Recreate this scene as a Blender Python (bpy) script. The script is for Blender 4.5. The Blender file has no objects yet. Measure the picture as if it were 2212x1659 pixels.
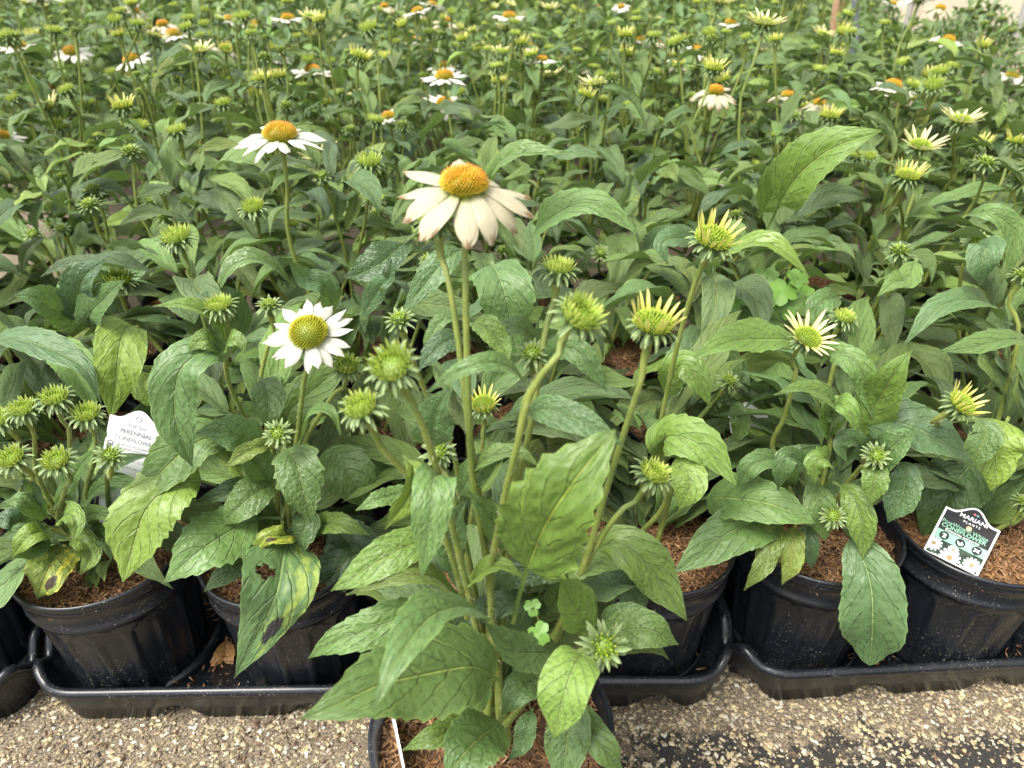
import bpy, math, random
import numpy as np
from mathutils import Vector, Matrix, Quaternion
random.seed(7); np.random.seed(7)
R = math.radians
S = bpy.context.scene
COL = S.collection

# ------------------------------------------------------------------ camera
TH = R(32); CAMZ = 0.671; YS = .965; FP = 1549.0           # FP: focal length in 2212 px wide picture
ct, st = math.cos(TH), math.sin(TH)
cam = bpy.data.cameras.new('camera'); camo = bpy.data.objects.new('camera', cam); COL.objects.link(camo)
camo.location = (0, 0, CAMZ); camo.rotation_euler = (R(90) - TH, 0, 0)
cam.sensor_width = 36; cam.lens = 36 * FP / 2212; cam.clip_start = 0.02; cam.clip_end = 200
cam.dof.use_dof = True; cam.dof.focus_distance = 0.60; cam.dof.aperture_fstop = 8.5
S.camera = camo
# ------------------------------------------------------------------ light
W = bpy.data.worlds.new('World'); S.world = W; W.use_nodes = True
wn = W.node_tree.nodes; wl = W.node_tree.links
sky = wn.new('ShaderNodeTexSky'); sky.sky_type = 'NISHITA'; sky.sun_disc = False
sky.sun_elevation = R(62); sky.sun_rotation = R(-125); sky.air_density = 1.0; sky.dust_density = 4.0
wn['Background'].inputs['Strength'].default_value = 0.12
hs = wn.new('ShaderNodeHueSaturation'); hs.inputs['Saturation'].default_value = .35   # light veiled by the pale greenhouse film
wl.new(sky.outputs[0], hs.inputs['Color']); wl.new(hs.outputs[0], wn['Background'].inputs[0])
sun = bpy.data.lights.new('sun', 'SUN'); sun.energy = 1.5; sun.angle = R(28); sun.color = (1.0, .95, .86)
suno = bpy.data.objects.new('sun', sun); COL.objects.link(suno)
# the sun stands high behind the photographer's left shoulder, veiled: matches the sky's sun_rotation
suno.rotation_euler = Vector((math.sin(R(-125)) * math.cos(R(62)), math.cos(R(-125)) * math.cos(R(62)), math.sin(R(62)))).to_track_quat('Z', 'Y').to_euler()
S.view_settings.view_transform = 'Standard'; S.view_settings.look = 'None'
S.view_settings.exposure = 1.8; S.view_settings.gamma = 1.0

# ------------------------------------------------------------------ helpers
def P(px, py, Y):
    """point at world distance Y seen at picture position px,py (2212 x 1659)"""
    if Y < 1.2: Y *= YS
    v = -(py - 829.5) / FP; d = Y / (ct + v * st)
    return Vector(((px - 1106) / FP * d, Y, CAMZ + d * (-st + v * ct)))
def PZ(px, py, z):
    v = -(py - 829.5) / FP; d = (CAMZ - z) / (st - v * ct)
    return Vector(((px - 1106) / FP * d, d * (ct + v * st), z))
def PD(px, py, d):
    v = -(py - 829.5) / FP
    return Vector(((px - 1106) / FP * d, d * (ct + v * st), CAMZ + d * (-st + v * ct)))
def proj(p):
    dz = p[2] - CAMZ; d = p[1] * ct - dz * st; up = p[1] * st + dz * ct
    return 1106 + FP * p[0] / d, 829.5 - FP * up / d, d

class MB:
    def __init__(s): s.v = []; s.f = []; s.uv = []; s.m = []; s.n = 0
    def add(s, v, f, uv=None, mi=0):
        v = np.asarray(v, float).reshape(-1, 3)
        if uv is None: uv = np.zeros((len(v), 2))
        s.v.append(v); s.uv.append(np.asarray(uv, float).reshape(-1, 2))
        for q in f: s.f.append(tuple(i + s.n for i in q)); s.m.append(mi)
        s.n += len(v)
    def grid(s, Pt, UV, mi=0, skip=None, wrap=False):
        a, b = Pt.shape[:2]; f = []
        for i in range(a - 1):
            for j in range(b if wrap else b - 1):
                if skip and skip(i, j): continue
                k = (j + 1) % b
                f.append((i * b + j, i * b + k, (i + 1) * b + k, (i + 1) * b + j))
        s.add(Pt.reshape(-1, 3), f, UV.reshape(-1, 2), mi)
    def mesh(s, name, mats, smooth=True):
        me = bpy.data.meshes.new(name)
        V = np.concatenate(s.v); U = np.concatenate(s.uv)
        me.from_pydata(V.tolist(), [], s.f)
        for m in (mats if isinstance(mats, (list, tuple)) else [mats]): me.materials.append(m)
        uvl = me.uv_layers.new(name='UVMap')
        idx = np.empty(len(me.loops), np.int32); me.loops.foreach_get('vertex_index', idx)
        uvl.data.foreach_set('uv', U[idx].astype(np.float32).ravel())
        if any(s.m): me.polygons.foreach_set('material_index', np.array(s.m, np.int32))
        if smooth: me.polygons.foreach_set('use_smooth', np.ones(len(me.polygons), bool))
        me.update(); return me

def obj(name, me, parent=None, M=None, color=None, label=None, kind=None):
    o = bpy.data.objects.new(name, me); COL.objects.link(o)
    if parent: o.parent = parent
    if M is not None: o.matrix_basis = M
    if color: o.color = (*color, 1)
    if label: o['label'] = label
    if kind: o['kind'] = kind
    return o
def thing(name, label, cat, loc=(0, 0, 0), rz=0, group=None):
    o = bpy.data.objects.new(name, None); COL.objects.link(o); o.location = loc; o.rotation_euler = (0, 0, rz)
    o.empty_display_size = .02
    o['label'] = label; o['category'] = cat
    if group: o['group'] = group
    return o

# ------------------------------------------------------------------ materials
class N:
    """tiny node expression helper"""
    def __init__(s, name):
        s.mat = bpy.data.materials.new(name); s.mat.use_nodes = True
        s.t = s.mat.node_tree; s.b = s.t.nodes['Principled BSDF']; s.o = s.t.nodes['Material Output']
    def n(s, t, **k):
        x = s.t.nodes.new(t)
        for a, b in k.items(): setattr(x, a, b)
        return x
    def link(s, a, b): s.t.links.new(a, b)
    def put(s, sock, v):
        if isinstance(v, bpy.types.NodeSocket): s.link(v, sock)
        elif isinstance(v, (tuple, list)) and len(v) == 3 and sock.type == 'RGBA': sock.default_value = (*v, 1)
        else: sock.default_value = v
    def m(s, op, a, b=None, c=None, clamp=False):
        x = s.n('ShaderNodeMath', operation=op, use_clamp=clamp)
        s.put(x.inputs[0], a)
        if b is not None: s.put(x.inputs[1], b)
        if c is not None: s.put(x.inputs[2], c)
        return x.outputs[0]
    def ss(s, v, a, b):   # smoothstep map
        x = s.n('ShaderNodeMapRange', interpolation_type='SMOOTHSTEP')
        s.put(x.inputs[0], v); x.inputs[1].default_value = a; x.inputs[2].default_value = b
        return x.outputs[0]
    def mix(s, f, a, b, bt='MIX'):
        x = s.n('ShaderNodeMix', data_type='RGBA', blend_type=bt)
        s.put(x.inputs[0], f); s.put(x.inputs[6], a); s.put(x.inputs[7], b)
        return x.outputs[2]
    def noise(s, vec, sc, det=3, rough=.55, out=0):
        x = s.n('ShaderNodeTexNoise'); x.inputs['Scale'].default_value = sc
        x.inputs['Detail'].default_value = det; x.inputs['Roughness'].default_value = rough
        if vec is not None: s.link(vec, x.inputs['Vector'])
        return x.outputs[out]
    def coord(s, w='Object'): return s.n('ShaderNodeTexCoord').outputs[w]
    def bump(s, h, st_=.5, dist=.001, nrm=None):
        x = s.n('ShaderNodeBump'); x.inputs['Strength'].default_value = st_; x.inputs['Distance'].default_value = dist
        s.link(h, x.inputs['Height'])
        if nrm is not None: s.link(nrm, x.inputs['Normal'])
        return x.outputs[0]
    def P(s, **k):
        for a, v in k.items(): s.put(s.b.inputs[a.replace('_', ' ')], v)
        return s.mat

def leaf_material(name, damage=False, far=False):
    n = N(name)
    uv = n.n('ShaderNodeUVMap', uv_map='UVMap').outputs[0]
    sep = n.n('ShaderNodeSeparateXYZ'); n.link(uv, sep.inputs[0]); u, v = sep.outputs[0], sep.outputs[1]
    info = n.n('ShaderNodeObjectInfo'); geo = n.n('ShaderNodeNewGeometry')
    rnd = n.m('FRACT', n.m('ADD', info.outputs['Random'], n.m('MULTIPLY', geo.outputs['Random Per Island'], 3.7)))
    rnd2 = n.m('FRACT', n.m('MULTIPLY', rnd, 7.31))
    au = n.m('ABSOLUTE', n.m('SUBTRACT', u, .5))
    blue = (.066, .120, .042); mid = (.094, .163, .032); lite = (.150, .226, .036)
    col = n.mix(n.ss(rnd, 0, .62), blue, mid); col = n.mix(n.ss(rnd, .68, 1.0), col, lite)
    co = n.coord('Object')
    big = n.noise(co, 28, 3)
    col = n.mix(n.m('MULTIPLY', n.ss(big, .35, .75), .35), col, n.mix(.5, col, (.13, .2, .075)))
    # veins
    of0 = n.n('ShaderNodeVectorMath', operation='ADD'); n.link(uv, of0.inputs[0]); cm0 = n.n('ShaderNodeCombineXYZ'); n.link(n.m('MULTIPLY', rnd, 30), cm0.inputs[2]); n.link(cm0.outputs[0], of0.inputs[1])
    sc0 = n.n('ShaderNodeVectorMath', operation='SCALE'); sc0.inputs['Scale'].default_value = 6; n.link(of0.outputs[0], sc0.inputs[0]); off0 = sc0.outputs[0]
    mid_m = n.m('SUBTRACT', 1, n.ss(au, .006, .026))
    q = n.m('ADD', n.m('MULTIPLY', n.m('ABSOLUTE', n.m('SUBTRACT', n.m('FRACT', n.m('SUBTRACT', n.m('MULTIPLY', v, 7.0), n.m('MULTIPLY', n.m('POWER', au, 1.1), 4.6))), .5)), 1.0), 0)
    wob = n.m('MULTIPLY', n.m('SUBTRACT', n.noise(off0, 1, 2), .5), .55)
    q = n.m('ADD', q, wob)
    lat = n.m('SUBTRACT', 1, n.ss(q, .0, .07))
    mp = n.n('ShaderNodeMapping'); mp.inputs['Scale'].default_value = (7, 17, 1); n.link(uv, mp.inputs[0])
    off = n.n('ShaderNodeVectorMath', operation='ADD'); n.link(mp.outputs[0], off.inputs[0])
    cmb = n.n('ShaderNodeCombineXYZ'); n.link(n.m('MULTIPLY', rnd, 40), cmb.inputs[2]); n.link(cmb.outputs[0], off.inputs[1])
    vo = n.n('ShaderNodeTexVoronoi', feature='DISTANCE_TO_EDGE'); vo.inputs['Scale'].default_value = 1.0; n.link(off.outputs[0], vo.inputs['Vector'])
    ret = n.ss(vo.outputs['Distance'], .0, .22)          # 0 in the small veins
    edge = n.ss(au, .455, .5)
    col = n.mix(n.m('MULTIPLY', n.m('SUBTRACT', 1, ret), .10), col, (.16, .24, .085))
    col = n.mix(n.m('MULTIPLY', n.m('SUBTRACT', 1, n.ss(q, .02, .20)), .17), col, (.035, .075, .018))
    col = n.mix(n.m('MULTIPLY', n.m('SUBTRACT', 1, n.ss(q, .0, .045)), .32), col, (.19, .28, .09))
    col = n.mix(n.m('MULTIPLY', n.m('SUBTRACT', 1, n.ss(au, .01, .075)), .28), col, (.035, .075, .018))
    col = n.mix(n.m('MULTIPLY', edge, .5), col, (.17, .26, .08))
    pet = n.m('SUBTRACT', 1, n.ss(v, .02, .14))
    col = n.mix(n.m('MULTIPLY', n.m('MAXIMUM', mid_m, pet), .62), col, (.27, .36, .115))
    # small scars and dust
    spk = n.noise(co, 420, 2); 
    col = n.mix(n.m('MULTIPLY', n.ss(spk, .66, .74), .35), col, (.28, .33, .2))
    if damage:
        nn = n.noise(uv, 7, 4, .65)
        y = n.ss(n.m('ADD', nn, n.m('MULTIPLY', n.m('ABSOLUTE', n.m('SUBTRACT', v, .45)), -.25)), .42, .56)
        y = n.m('MULTIPLY', y, n.ss(n.m('SUBTRACT', 1, u), .52, .68))
        col = n.mix(n.m('MULTIPLY', y, .6), col, (.30, .36, .05))
        dx = n.m('SUBTRACT', u, .28); dy = n.m('MULTIPLY', n.m('SUBTRACT', v, .68), 1.4)
        r_ = n.m('SQRT', n.m('ADD', n.m('MULTIPLY', dx, dx), n.m('MULTIPLY', dy, dy)))
        r_ = n.m('ADD', r_, n.m('MULTIPLY', n.m('SUBTRACT', n.noise(uv, 22, 3), .5), .12))
        col = n.mix(n.m('SUBTRACT', 1, n.ss(r_, .10, .125)), col, (.022, .02, .02))
    col = n.mix(1.0, col, info.outputs['Color'], 'MULTIPLY')
    bk = n.mix(.5, col, (.15, .22, .10)); col2 = n.mix(geo.outputs['Backfacing'], col, bk)
    # relief
    h = n.m('ADD', n.m('MULTIPLY', n.ss(vo.outputs['Distance'], .0, .45), .42), n.m('MULTIPLY', n.m('SUBTRACT', 1, lat), 1.2))
    h = n.m('ADD', h, n.m('MULTIPLY', n.m('SUBTRACT', 1, mid_m), 1.2))
    h = n.m('ADD', h, n.m('MULTIPLY', n.noise(co, 160, 3), .7))
    nb = n.bump(h, .85, .0013)
    rg = n.m('ADD', .40, n.m('MULTIPLY', rnd2, .18))
    n.P(Base_Color=col2, Roughness=rg, Normal=nb, Specular_IOR_Level=.5)
    n.b.inputs['Sheen Weight'].default_value = .04; n.b.inputs['Sheen Roughness'].default_value = .4
    tr = n.n('ShaderNodeBsdfTranslucent'); n.link(n.mix(.5, col2, (.22, .36, .04)), tr.inputs[0]); n.link(nb, tr.inputs[1])
    mx = n.n('ShaderNodeMixShader'); mx.inputs[0].default_value = .24
    n.link(n.b.outputs[0], mx.inputs[1]); n.link(tr.outputs[0], mx.inputs[2]); n.link(mx.outputs[0], n.o.inputs[0])
    return n.mat
M_leaf = leaf_material('coneflower_leaf'); M_leafd = leaf_material('blighted_leaf', True)

def ramp_mat(name, stops, rough=.5, trans=0, noise_amt=.15, bump=False):
    n = N(name); uv = n.n('ShaderNodeUVMap', uv_map='UVMap').outputs[0]
    sep = n.n('ShaderNodeSeparateXYZ'); n.link(uv, sep.inputs[0])
    rp = n.n('ShaderNodeValToRGB'); e = rp.color_ramp.elements
    e[0].position, e[0].color = stops[0][0], (*stops[0][1], 1); e[1].position, e[1].color = stops[-1][0], (*stops[-1][1], 1)
    for p, c in stops[1:-1]: x = e.new(p); x.color = (*c, 1)
    n.link(sep.outputs[1], rp.inputs[0])
    info = n.n('ShaderNodeObjectInfo')
    nz = n.noise(n.coord('Object'), 260, 2)
    col = n.mix(n.m('MULTIPLY', nz, noise_amt), rp.outputs[0], (.05, .08, .01))
    col = n.mix(1.0, col, info.outputs['Color'], 'MULTIPLY')
    n.P(Base_Color=col, Roughness=rough)
    if bump:
        w = n.m('SINE', n.m('MULTIPLY', sep.outputs[0], 60)); n.put(n.b.inputs['Normal'], n.bump(n.m('ADD', w, n.noise(n.coord('Object'), 900, 2)), .25, .0003))
    if trans:
        tr = n.n('ShaderNodeBsdfTranslucent'); n.link(col, tr.inputs[0])
        mx = n.n('ShaderNodeMixShader'); mx.inputs[0].default_value = trans
        n.link(n.b.outputs[0], mx.inputs[1]); n.link(tr.outputs[0], mx.inputs[2]); n.link(mx.outputs[0], n.o.inputs[0])
    return n.mat
M_bract = ramp_mat('green_bract', [(0, (.08, .13, .04)), (.6, (.16, .23, .08)), (1, (.28, .36, .15))], .55, .15)
M_budlig = ramp_mat('young_ray', [(0, (.18, .28, .04)), (.5, (.40, .52, .08)), (1, (.62, .68, .20))], .5, .2)
M_yellowlig = ramp_mat('yellow_ray', [(0, (.30, .40, .03)), (.35, (.62, .62, .10)), (1, (.76, .70, .26))], .5, .25)
M_creamlig = ramp_mat('cream_ray', [(0, (.40, .44, .06)), (.3, (.68, .65, .24)), (1, (.74, .68, .38))], .5, .25)
M_disc = ramp_mat('green_disc', [(0, (.10, .18, .01)), (.6, (.30, .42, .03)), (1, (.50, .58, .06))], .5, .1)
M_ydisc = ramp_mat('yellow_disc', [(0, (.14, .22, .01)), (.5, (.45, .45, .02)), (1, (.75, .42, .02))], .5, .1)
M_odisc = ramp_mat('orange_disc', [(0, (.22, .30, .01)), (.45, (.58, .42, .02)), (.75, (.78, .25, .006)), (1, (.66, .16, .004))], .45, .1)
def petal_material(name, old):
    n = N(name); uv = n.n('ShaderNodeUVMap', uv_map='UVMap').outputs[0]
    sep = n.n('ShaderNodeSeparateXYZ'); n.link(uv, sep.inputs[0]); u, v = sep.outputs[0], sep.outputs[1]
    info = n.n('ShaderNodeObjectInfo')
    mp = n.n('ShaderNodeMapping'); mp.inputs['Scale'].default_value = (26, 2.2, 1); n.link(uv, mp.inputs[0])
    stv = n.noise(mp.outputs[0], 1, 2)
    col = n.mix(n.ss(v, 0, .22), (.36, .42, .12), (.52, .475, .33) if old else (.62, .61, .53))
    col = n.mix(n.m('MULTIPLY', n.ss(stv, .45, .75), .35), col, (.46, .43, .25))
    if old:
        nz = n.n('ShaderNodeTexNoise', noise_dimensions='4D'); nz.inputs['Scale'].default_value = 3.2; nz.inputs['Detail'].default_value = 4
        n.link(uv, nz.inputs['Vector']); n.link(n.m('MULTIPLY', info.outputs['Random'], 30), nz.inputs['W'])
        e = n.m('ADD', nz.outputs[0], n.m('MULTIPLY', n.ss(v, .55, 1.0), .26))
        col = n.mix(n.ss(e, .68, .82), col, (.34, .22, .10))
    n.P(Base_Color=col, Roughness=.55, Normal=n.bump(stv, .9, .0008))
    tr = n.n('ShaderNodeBsdfTranslucent'); n.link(col, tr.inputs[0])
    mx = n.n('ShaderNodeMixShader'); mx.inputs[0].default_value = .3
    n.link(n.b.outputs[0], mx.inputs[1]); n.link(tr.outputs[0], mx.inputs[2]); n.link(mx.outputs[0], n.o.inputs[0])
    return n.mat
M_petal = petal_material('white_petal', False); M_petalo = petal_material('aged_petal', True)
def stem_material():
    n = N('stem'); co = n.coord('Object'); uv = n.n('ShaderNodeUVMap', uv_map='UVMap').outputs[0]
    sep = n.n('ShaderNodeSeparateXYZ'); n.link(uv, sep.inputs[0])
    rdg = n.m('SINE', n.m('MULTIPLY', sep.outputs[0], 75.4))
    nz = n.noise(co, 60, 3); nz2 = n.noise(co, 900, 2)
    col = n.mix(n.ss(nz, .3, .7), (.10, .155, .022), (.19, .23, .04)); col = n.mix(n.m('MULTIPLY', n.ss(n.noise(co, 25, 3), .6, .75), .35), col, (.16, .09, .04))
    col = n.mix(n.m('MULTIPLY', n.ss(rdg, -.2, 1), .3), col, (.24, .28, .08))
    col = n.mix(n.m('MULTIPLY', n.ss(nz2, .58, .7), .4), col, (.07, .07, .02))
    return n.P(Base_Color=col, Roughness=.5, Normal=n.bump(n.m('ADD', rdg, nz2), .4, .0004))
M_stem = stem_material()
def simple(name, c, rough=.6, c2=None, sc=40, bs=None, bd=.001, spec=.5):
    n = N(name); co = n.coord('Object')
    col = c
    if c2: col = n.mix(n.ss(n.noise(co, sc, 4), .38, .66), c, c2)
    n.P(Base_Color=col, Roughness=rough, Specular_IOR_Level=spec)
    if bs: n.put(n.b.inputs['Normal'], n.bump(n.noise(co, bs, 4), .6, bd))
    return n.mat
M_hair = simple('stem_hair', (.42, .46, .26), .5)
def island_mat(name, cols, rough=.7, bsc=900):
    n = N(name); geo = n.n('ShaderNodeNewGeometry'); rp = n.n('ShaderNodeValToRGB'); e = rp.color_ramp.elements
    rp.color_ramp.interpolation = 'LINEAR'
    e[0].position, e[0].color = 0, (*cols[0], 1); e[1].position, e[1].color = 1, (*cols[-1], 1)
    for i, c in enumerate(cols[1:-1]): x = e.new((i + 1) / (len(cols) - 1)); x.color = (*c, 1)
    n.link(geo.outputs['Random Per Island'], rp.inputs[0])
    co = n.coord('Object'); nz = n.noise(co, bsc, 3)
    col = n.mix(n.m('MULTIPLY', nz, .35), rp.outputs[0], (.05, .035, .02))
    return n.P(Base_Color=col, Roughness=rough, Normal=n.bump(nz, .4, .0004))
M_hull = island_mat('rice_hull', [(.10, .045, .018), (.22, .105, .04), (.30, .16, .06), (.38, .22, .10), (.17, .08, .03)], .55)
M_grit = island_mat('grit_stone', [(.10, .08, .055), (.38, .30, .17), (.56, .48, .30), (.18, .13, .08), (.56, .53, .42), (.27, .22, .14), (.50, .42, .22), (.05, .045, .04)], .65)
M_soil = simple('potting_soil', (.05, .026, .012), .9, (.12, .06, .025), 300, 500, .002)
def plastic():
    n = N('black_plastic'); co = n.coord('Object')
    dust = n.noise(co, 620, 2, .6); big = n.noise(co, 14, 4)
    amt = n.m('MULTIPLY', n.ss(dust, .65, .70), n.ss(big, .35, .6))
    haze = n.m('MULTIPLY', n.ss(n.noise(co, 90, 5, .7), .42, .75), n.m('MULTIPLY', n.ss(big, .4, .7), .05))
    col = n.mix(haze, (.008, .010, .0135), (.16, .16, .16))
    col = n.mix(n.m('MULTIPLY', amt, .8), col, (.42, .38, .30))
    rg = n.m('ADD', .30, n.m('MULTIPLY', n.m('MAXIMUM', amt, haze), 1.2), clamp=True)
    return n.P(Base_Color=col, Roughness=rg, Normal=n.bump(n.noise(co, 1400, 2), .08, .0002))
M_plastic = plastic()
def ground_mat():
    n = N('gritty_ground'); co = n.coord('Object')
    sep = n.n('ShaderNodeSeparateXYZ'); n.link(co, sep.inputs[0])
    f = n.noise(co, 380, 4, .7); b = n.noise(co, 45, 4)
    col = n.mix(n.ss(f, .35, .65), (.050, .040, .029), (.28, .225, .145))
    bare = n.ss(n.m('ADD', n.noise(co, 26, 6, .72), n.m('MULTIPLY', n.m('SUBTRACT', n.m('MULTIPLY', n.ss(sep.outputs[0], -.05, .22), n.ss(sep.outputs[1], .46, .39)), .45), .28)), .50, .62)
    col = n.mix(n.m('MULTIPLY', bare, .92), col, n.mix(n.ss(f, .5, .75), (.008, .009, .010), (.05, .045, .04)))
    return n.P(Base_Color=col, Roughness=.85, Normal=n.bump(n.m('ADD', f, b), .8, .003))
M_ground = ground_mat()

# ------------------------------------------------------------------ ground
mb = MB(); g = np.array([[[-30, -15, 0], [30, -15, 0]], [[-30, 40, 0], [30, 40, 0]]], float)
mb.grid(g, np.zeros((2, 2, 2))); obj('ground', mb.mesh('ground', M_ground), kind='structure')

def vnoise(x, y, s):   # cheap smooth noise for masks
    return (math.sin(x * s * 1.3 + 1.7 * math.sin(y * s * .9)) + math.sin(y * s * 1.7 + 2.1 * math.sin(x * s * .7 + 1)) + .6 * math.sin((x - y) * s * 3.1 + 2)) / 2.6
def rocks(n, x0, x1, y0, y1, name, smin, smax, dens):
    base = np.array([[1, 0, 0], [-1, 0, 0], [0, 1, 0], [0, -1, 0], [0, 0, 1], [0, 0, -1], [.6, .6, .45], [-.6, -.55, .5]], float)
    tri = [(4, 0, 6), (0, 2, 6), (2, 4, 6), (4, 1, 7), (1, 3, 7), (3, 4, 7), (4, 2, 1), (4, 3, 0), (5, 2, 0), (5, 1, 2), (5, 3, 1), (5, 0, 3)]
    V = []; F = []; k = 0
    for _ in range(n):
        x = random.uniform(x0, x1); y = random.uniform(y0, y1)
        if random.random() > dens(x, y): continue
        s = smin + (smax - smin) * random.random() ** 2.2
        a = np.random.uniform(.55, 1.1, (8, 3)) * base * s * np.array([1.15, .85, .6])
        t = random.uniform(0, 6.28); c, q = math.cos(t), math.sin(t)
        x2 = a[:, 0] * c - a[:, 1] * q + x; y2 = a[:, 0] * q + a[:, 1] * c + y
        V.append(np.stack([x2, y2, a[:, 2] + s * .3], 1)); F += [tuple(i + k for i in f) for f in tri]; k += 8
    m = MB(); m.add(np.concatenate(V), F)
    return m.mesh(name, M_grit, False)
def bare(x, y):
    b = vnoise(x + .07, y, 32) * .5 + vnoise(x + 3, y - 2, 95) * .5
    edge = (.435 - .06 * abs(x - .45)) - y           # dark fabric nearer the aisle on the right
    r = b + (1.1 if x > .10 else -.25) * min(1, max(-1, edge * 12 - .35)) - (.35 if x < .1 else 0)
    return r
def dens(x, y):
    d = 1.0 if bare(x, y) < .15 else .42
    if abs(x) > .7 or y < .32 or y > .5: d *= .35
    return d
obj('gravel', rocks(62000, -.85, .95, .12, .56, 'gravel', .0009, .0040, dens), kind='stuff', label='pale yellow grit strewn over black ground fabric')
# dark wood chips and hull litter on the gravel
def hulls(n, fx, name, mat, L=(.005, .009), zj=.004):
    V = []; F = []; k = 0
    for _ in range(n):
        x, y, z = fx(); l = random.uniform(*L) / 2; w = l * random.uniform(.22, .34)
        p = np.array([[l, 0, 0], [-l, 0, 0], [0, w, 0], [0, -w, 0], [.25 * l, 0, w * .8], [-.2 * l, 0, -w * .7]])
        q = Quaternion((0, 0, 1), random.uniform(0, 6.28)) @ Quaternion((0, 1, 0), random.gauss(0, .38)) @ Quaternion((1, 0, 0), random.uniform(0, 6.28))
        mt = np.array(q.to_matrix()); p = p @ mt.T + np.array([x, y, z + random.uniform(0, zj)])
        V.append(p); F += [tuple(i + k for i in f) for f in ((0, 2, 4), (2, 1, 4), (1, 3, 4), (3, 0, 4), (2, 0, 5), (1, 2, 5), (3, 1, 5), (0, 3, 5))]; k += 6
    m = MB(); m.add(np.concatenate(V), F); return m.mesh(name, mat, False)
obj('bark_litter', hulls(5200, lambda: (random.uniform(-.9, .15) if random.random() < .7 else random.uniform(-.3, .9), .1 + .5 * random.random(), .001), 'bark_litter',
    island_mat('bark_chip', [(.03, .018, .012), (.10, .05, .03), (.16, .09, .05), (.05, .03, .02)], .8), (.004, .011), .002), kind='stuff', label='brown bark litter on the grit')

# ------------------------------------------------------------------ leaf geometry
def resample(pts, n):
    pts = [Vector(p) for p in pts]
    if len(pts) == 2: pts = [pts[0], (pts[0] + pts[1]) / 2, pts[1]]
    ext = [2 * pts[0] - pts[1]] + pts + [2 * pts[-1] - pts[-2]]; out = []
    for i in range(1, len(ext) - 2):
        a, b, c, d = ext[i - 1:i + 3]
        for k in range(16):
            t = k / 16
            out.append(.5 * ((2 * b) + (c - a) * t + (2 * a - 5 * b + 4 * c - d) * t * t + (3 * b - a - 3 * c + d) * t ** 3))
    out.append(pts[-1]); A = np.array(out); s = np.r_[0, np.cumsum(np.linalg.norm(np.diff(A, axis=0), axis=1))]
    u = np.linspace(0, s[-1], n); return np.stack([np.interp(u, s, A[:, k]) for k in range(3)], 1), s[-1]
def norml(a): return a / np.maximum(1e-9, np.linalg.norm(a, axis=-1, keepdims=True))

def leaf_mb(C, side, width, rng, n, m, pet=.12, fold=.22, wav=.10, quilt=.05, teeth=.05, a=.62, b=.92, hole=None, nt=9):
    """C centre line (n,3), side (n,3) unit"""
    T = norml(np.gradient(C, axis=0)); side = norml(side - T * (side * T).sum(1, keepdims=True)); Nn = norml(np.cross(side, T))
    t = np.linspace(0, 1, n); tau = np.clip((t - pet) / (1 - pet), 0, 1)
    pk = a / (a + b); f = (tau ** a) * (1 - tau) ** b / (pk ** a * (1 - pk) ** b); f = f * (1 - .35 * np.clip((tau - .72) / .28, 0, 1))
    ph = rng.uniform(0, 6.28, 6); s = np.linspace(-1, 1, m)
    Pt = np.zeros((n, m, 3)); UV = np.zeros((n, m, 2)); wmin = .0013
    for j, sj in enumerate(s):
        sg = 0 if sj < 0 else 1; aj = abs(sj)
        tooth = 1 + teeth * (2.0 * ((t * nt + ph[sg] + .12 * np.sin(t * 23 + ph[sg])) % 1.0) ** 1.6 - .8) * (aj ** 4) * (f > .05) * (tau > .08)
        ww = width * .5 * f * tooth * (1 + .06 * np.sin(5 * t + ph[2 + sg]) + .03 * np.sin(14 * t + ph[3 - sg])); ww = np.maximum(ww, wmin * np.clip((1.03 - t) * 12, 0, 1))
        z = fold * 1.15 * aj * ww * (1 - .45 * aj) + wav * width * f * (aj ** 2) * np.sin(t * 13 + ph[4 + sg] * 1.0 + sg)
        z += quilt * 1.3 * width * f * (np.abs(np.sin(math.pi * (t * 7.0 - 4.6 * (aj * .5) ** 1.1))) - .5) * (min(1, aj * 3) * (1 - .5 * aj))
        z -= .05 * width * f * (aj < .12)
        Pt[:, j] = C + side * (sj * ww)[:, None] * math.cos(fold * .6) + Nn * z[:, None]
        UV[:, j, 0] = .5 + sj * .5; UV[:, j, 1] = t
    mb = MB()
    sk = None
    if hole:
        sk = lambda i, j: ((i / n - hole[0]) / hole[2]) ** 2 + (((j + .5) / (m - 1) - hole[1]) / hole[3]) ** 2 < 1
    mb.grid(Pt, UV, skip=sk); return mb

rg = np.random.RandomState(3)
# shared leaf meshes for the rows (base at origin, growing along +Y)
LEAF = []
for k in range(45):
    n, m = 26, 9
    a0 = R([78, 62, 48, 34, 18][k % 5]) + rg.uniform(-.15, .15); bend = rg.uniform(.7, 2.7) if k % 5 < 3 else rg.uniform(.3, 1.8)
    L = 1.0; t = np.linspace(0, 1, n); ang = a0 - bend * t ** 1.2
    y = np.r_[0, np.cumsum(np.cos(ang[:-1]))] * L / (n - 1); z = np.r_[0, np.cumsum(np.sin(ang[:-1]))] * L / (n - 1)
    x = .16 * rg.uniform(-1, 1) * t ** 2 + .02 * np.sin(t * 9 + k)
    C = np.stack([x, y, z], 1); tw = rg.uniform(-1.5, 1.5) * t ** 1.3 + rg.uniform(-.4, .4)
    T = norml(np.gradient(C, axis=0)); X = np.tile([1., 0, 0], (n, 1)); Nn = norml(np.cross(X, T))
    side = X * np.cos(tw)[:, None] + Nn * np.sin(tw)[:, None]
    w = rg.uniform(.17, .36)
    b_ = leaf_mb(C, side, w, rg, n, m, pet=rg.uniform(.08, .22), fold=rg.uniform(.15, .75), wav=rg.uniform(.05, .2), quilt=rg.uniform(.03, .07), teeth=rg.uniform(.02, .07))
    # wmin was in metres; here the leaf is 1 m long and gets scaled, thicken the stalk
    LEAF.append(b_)
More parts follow.
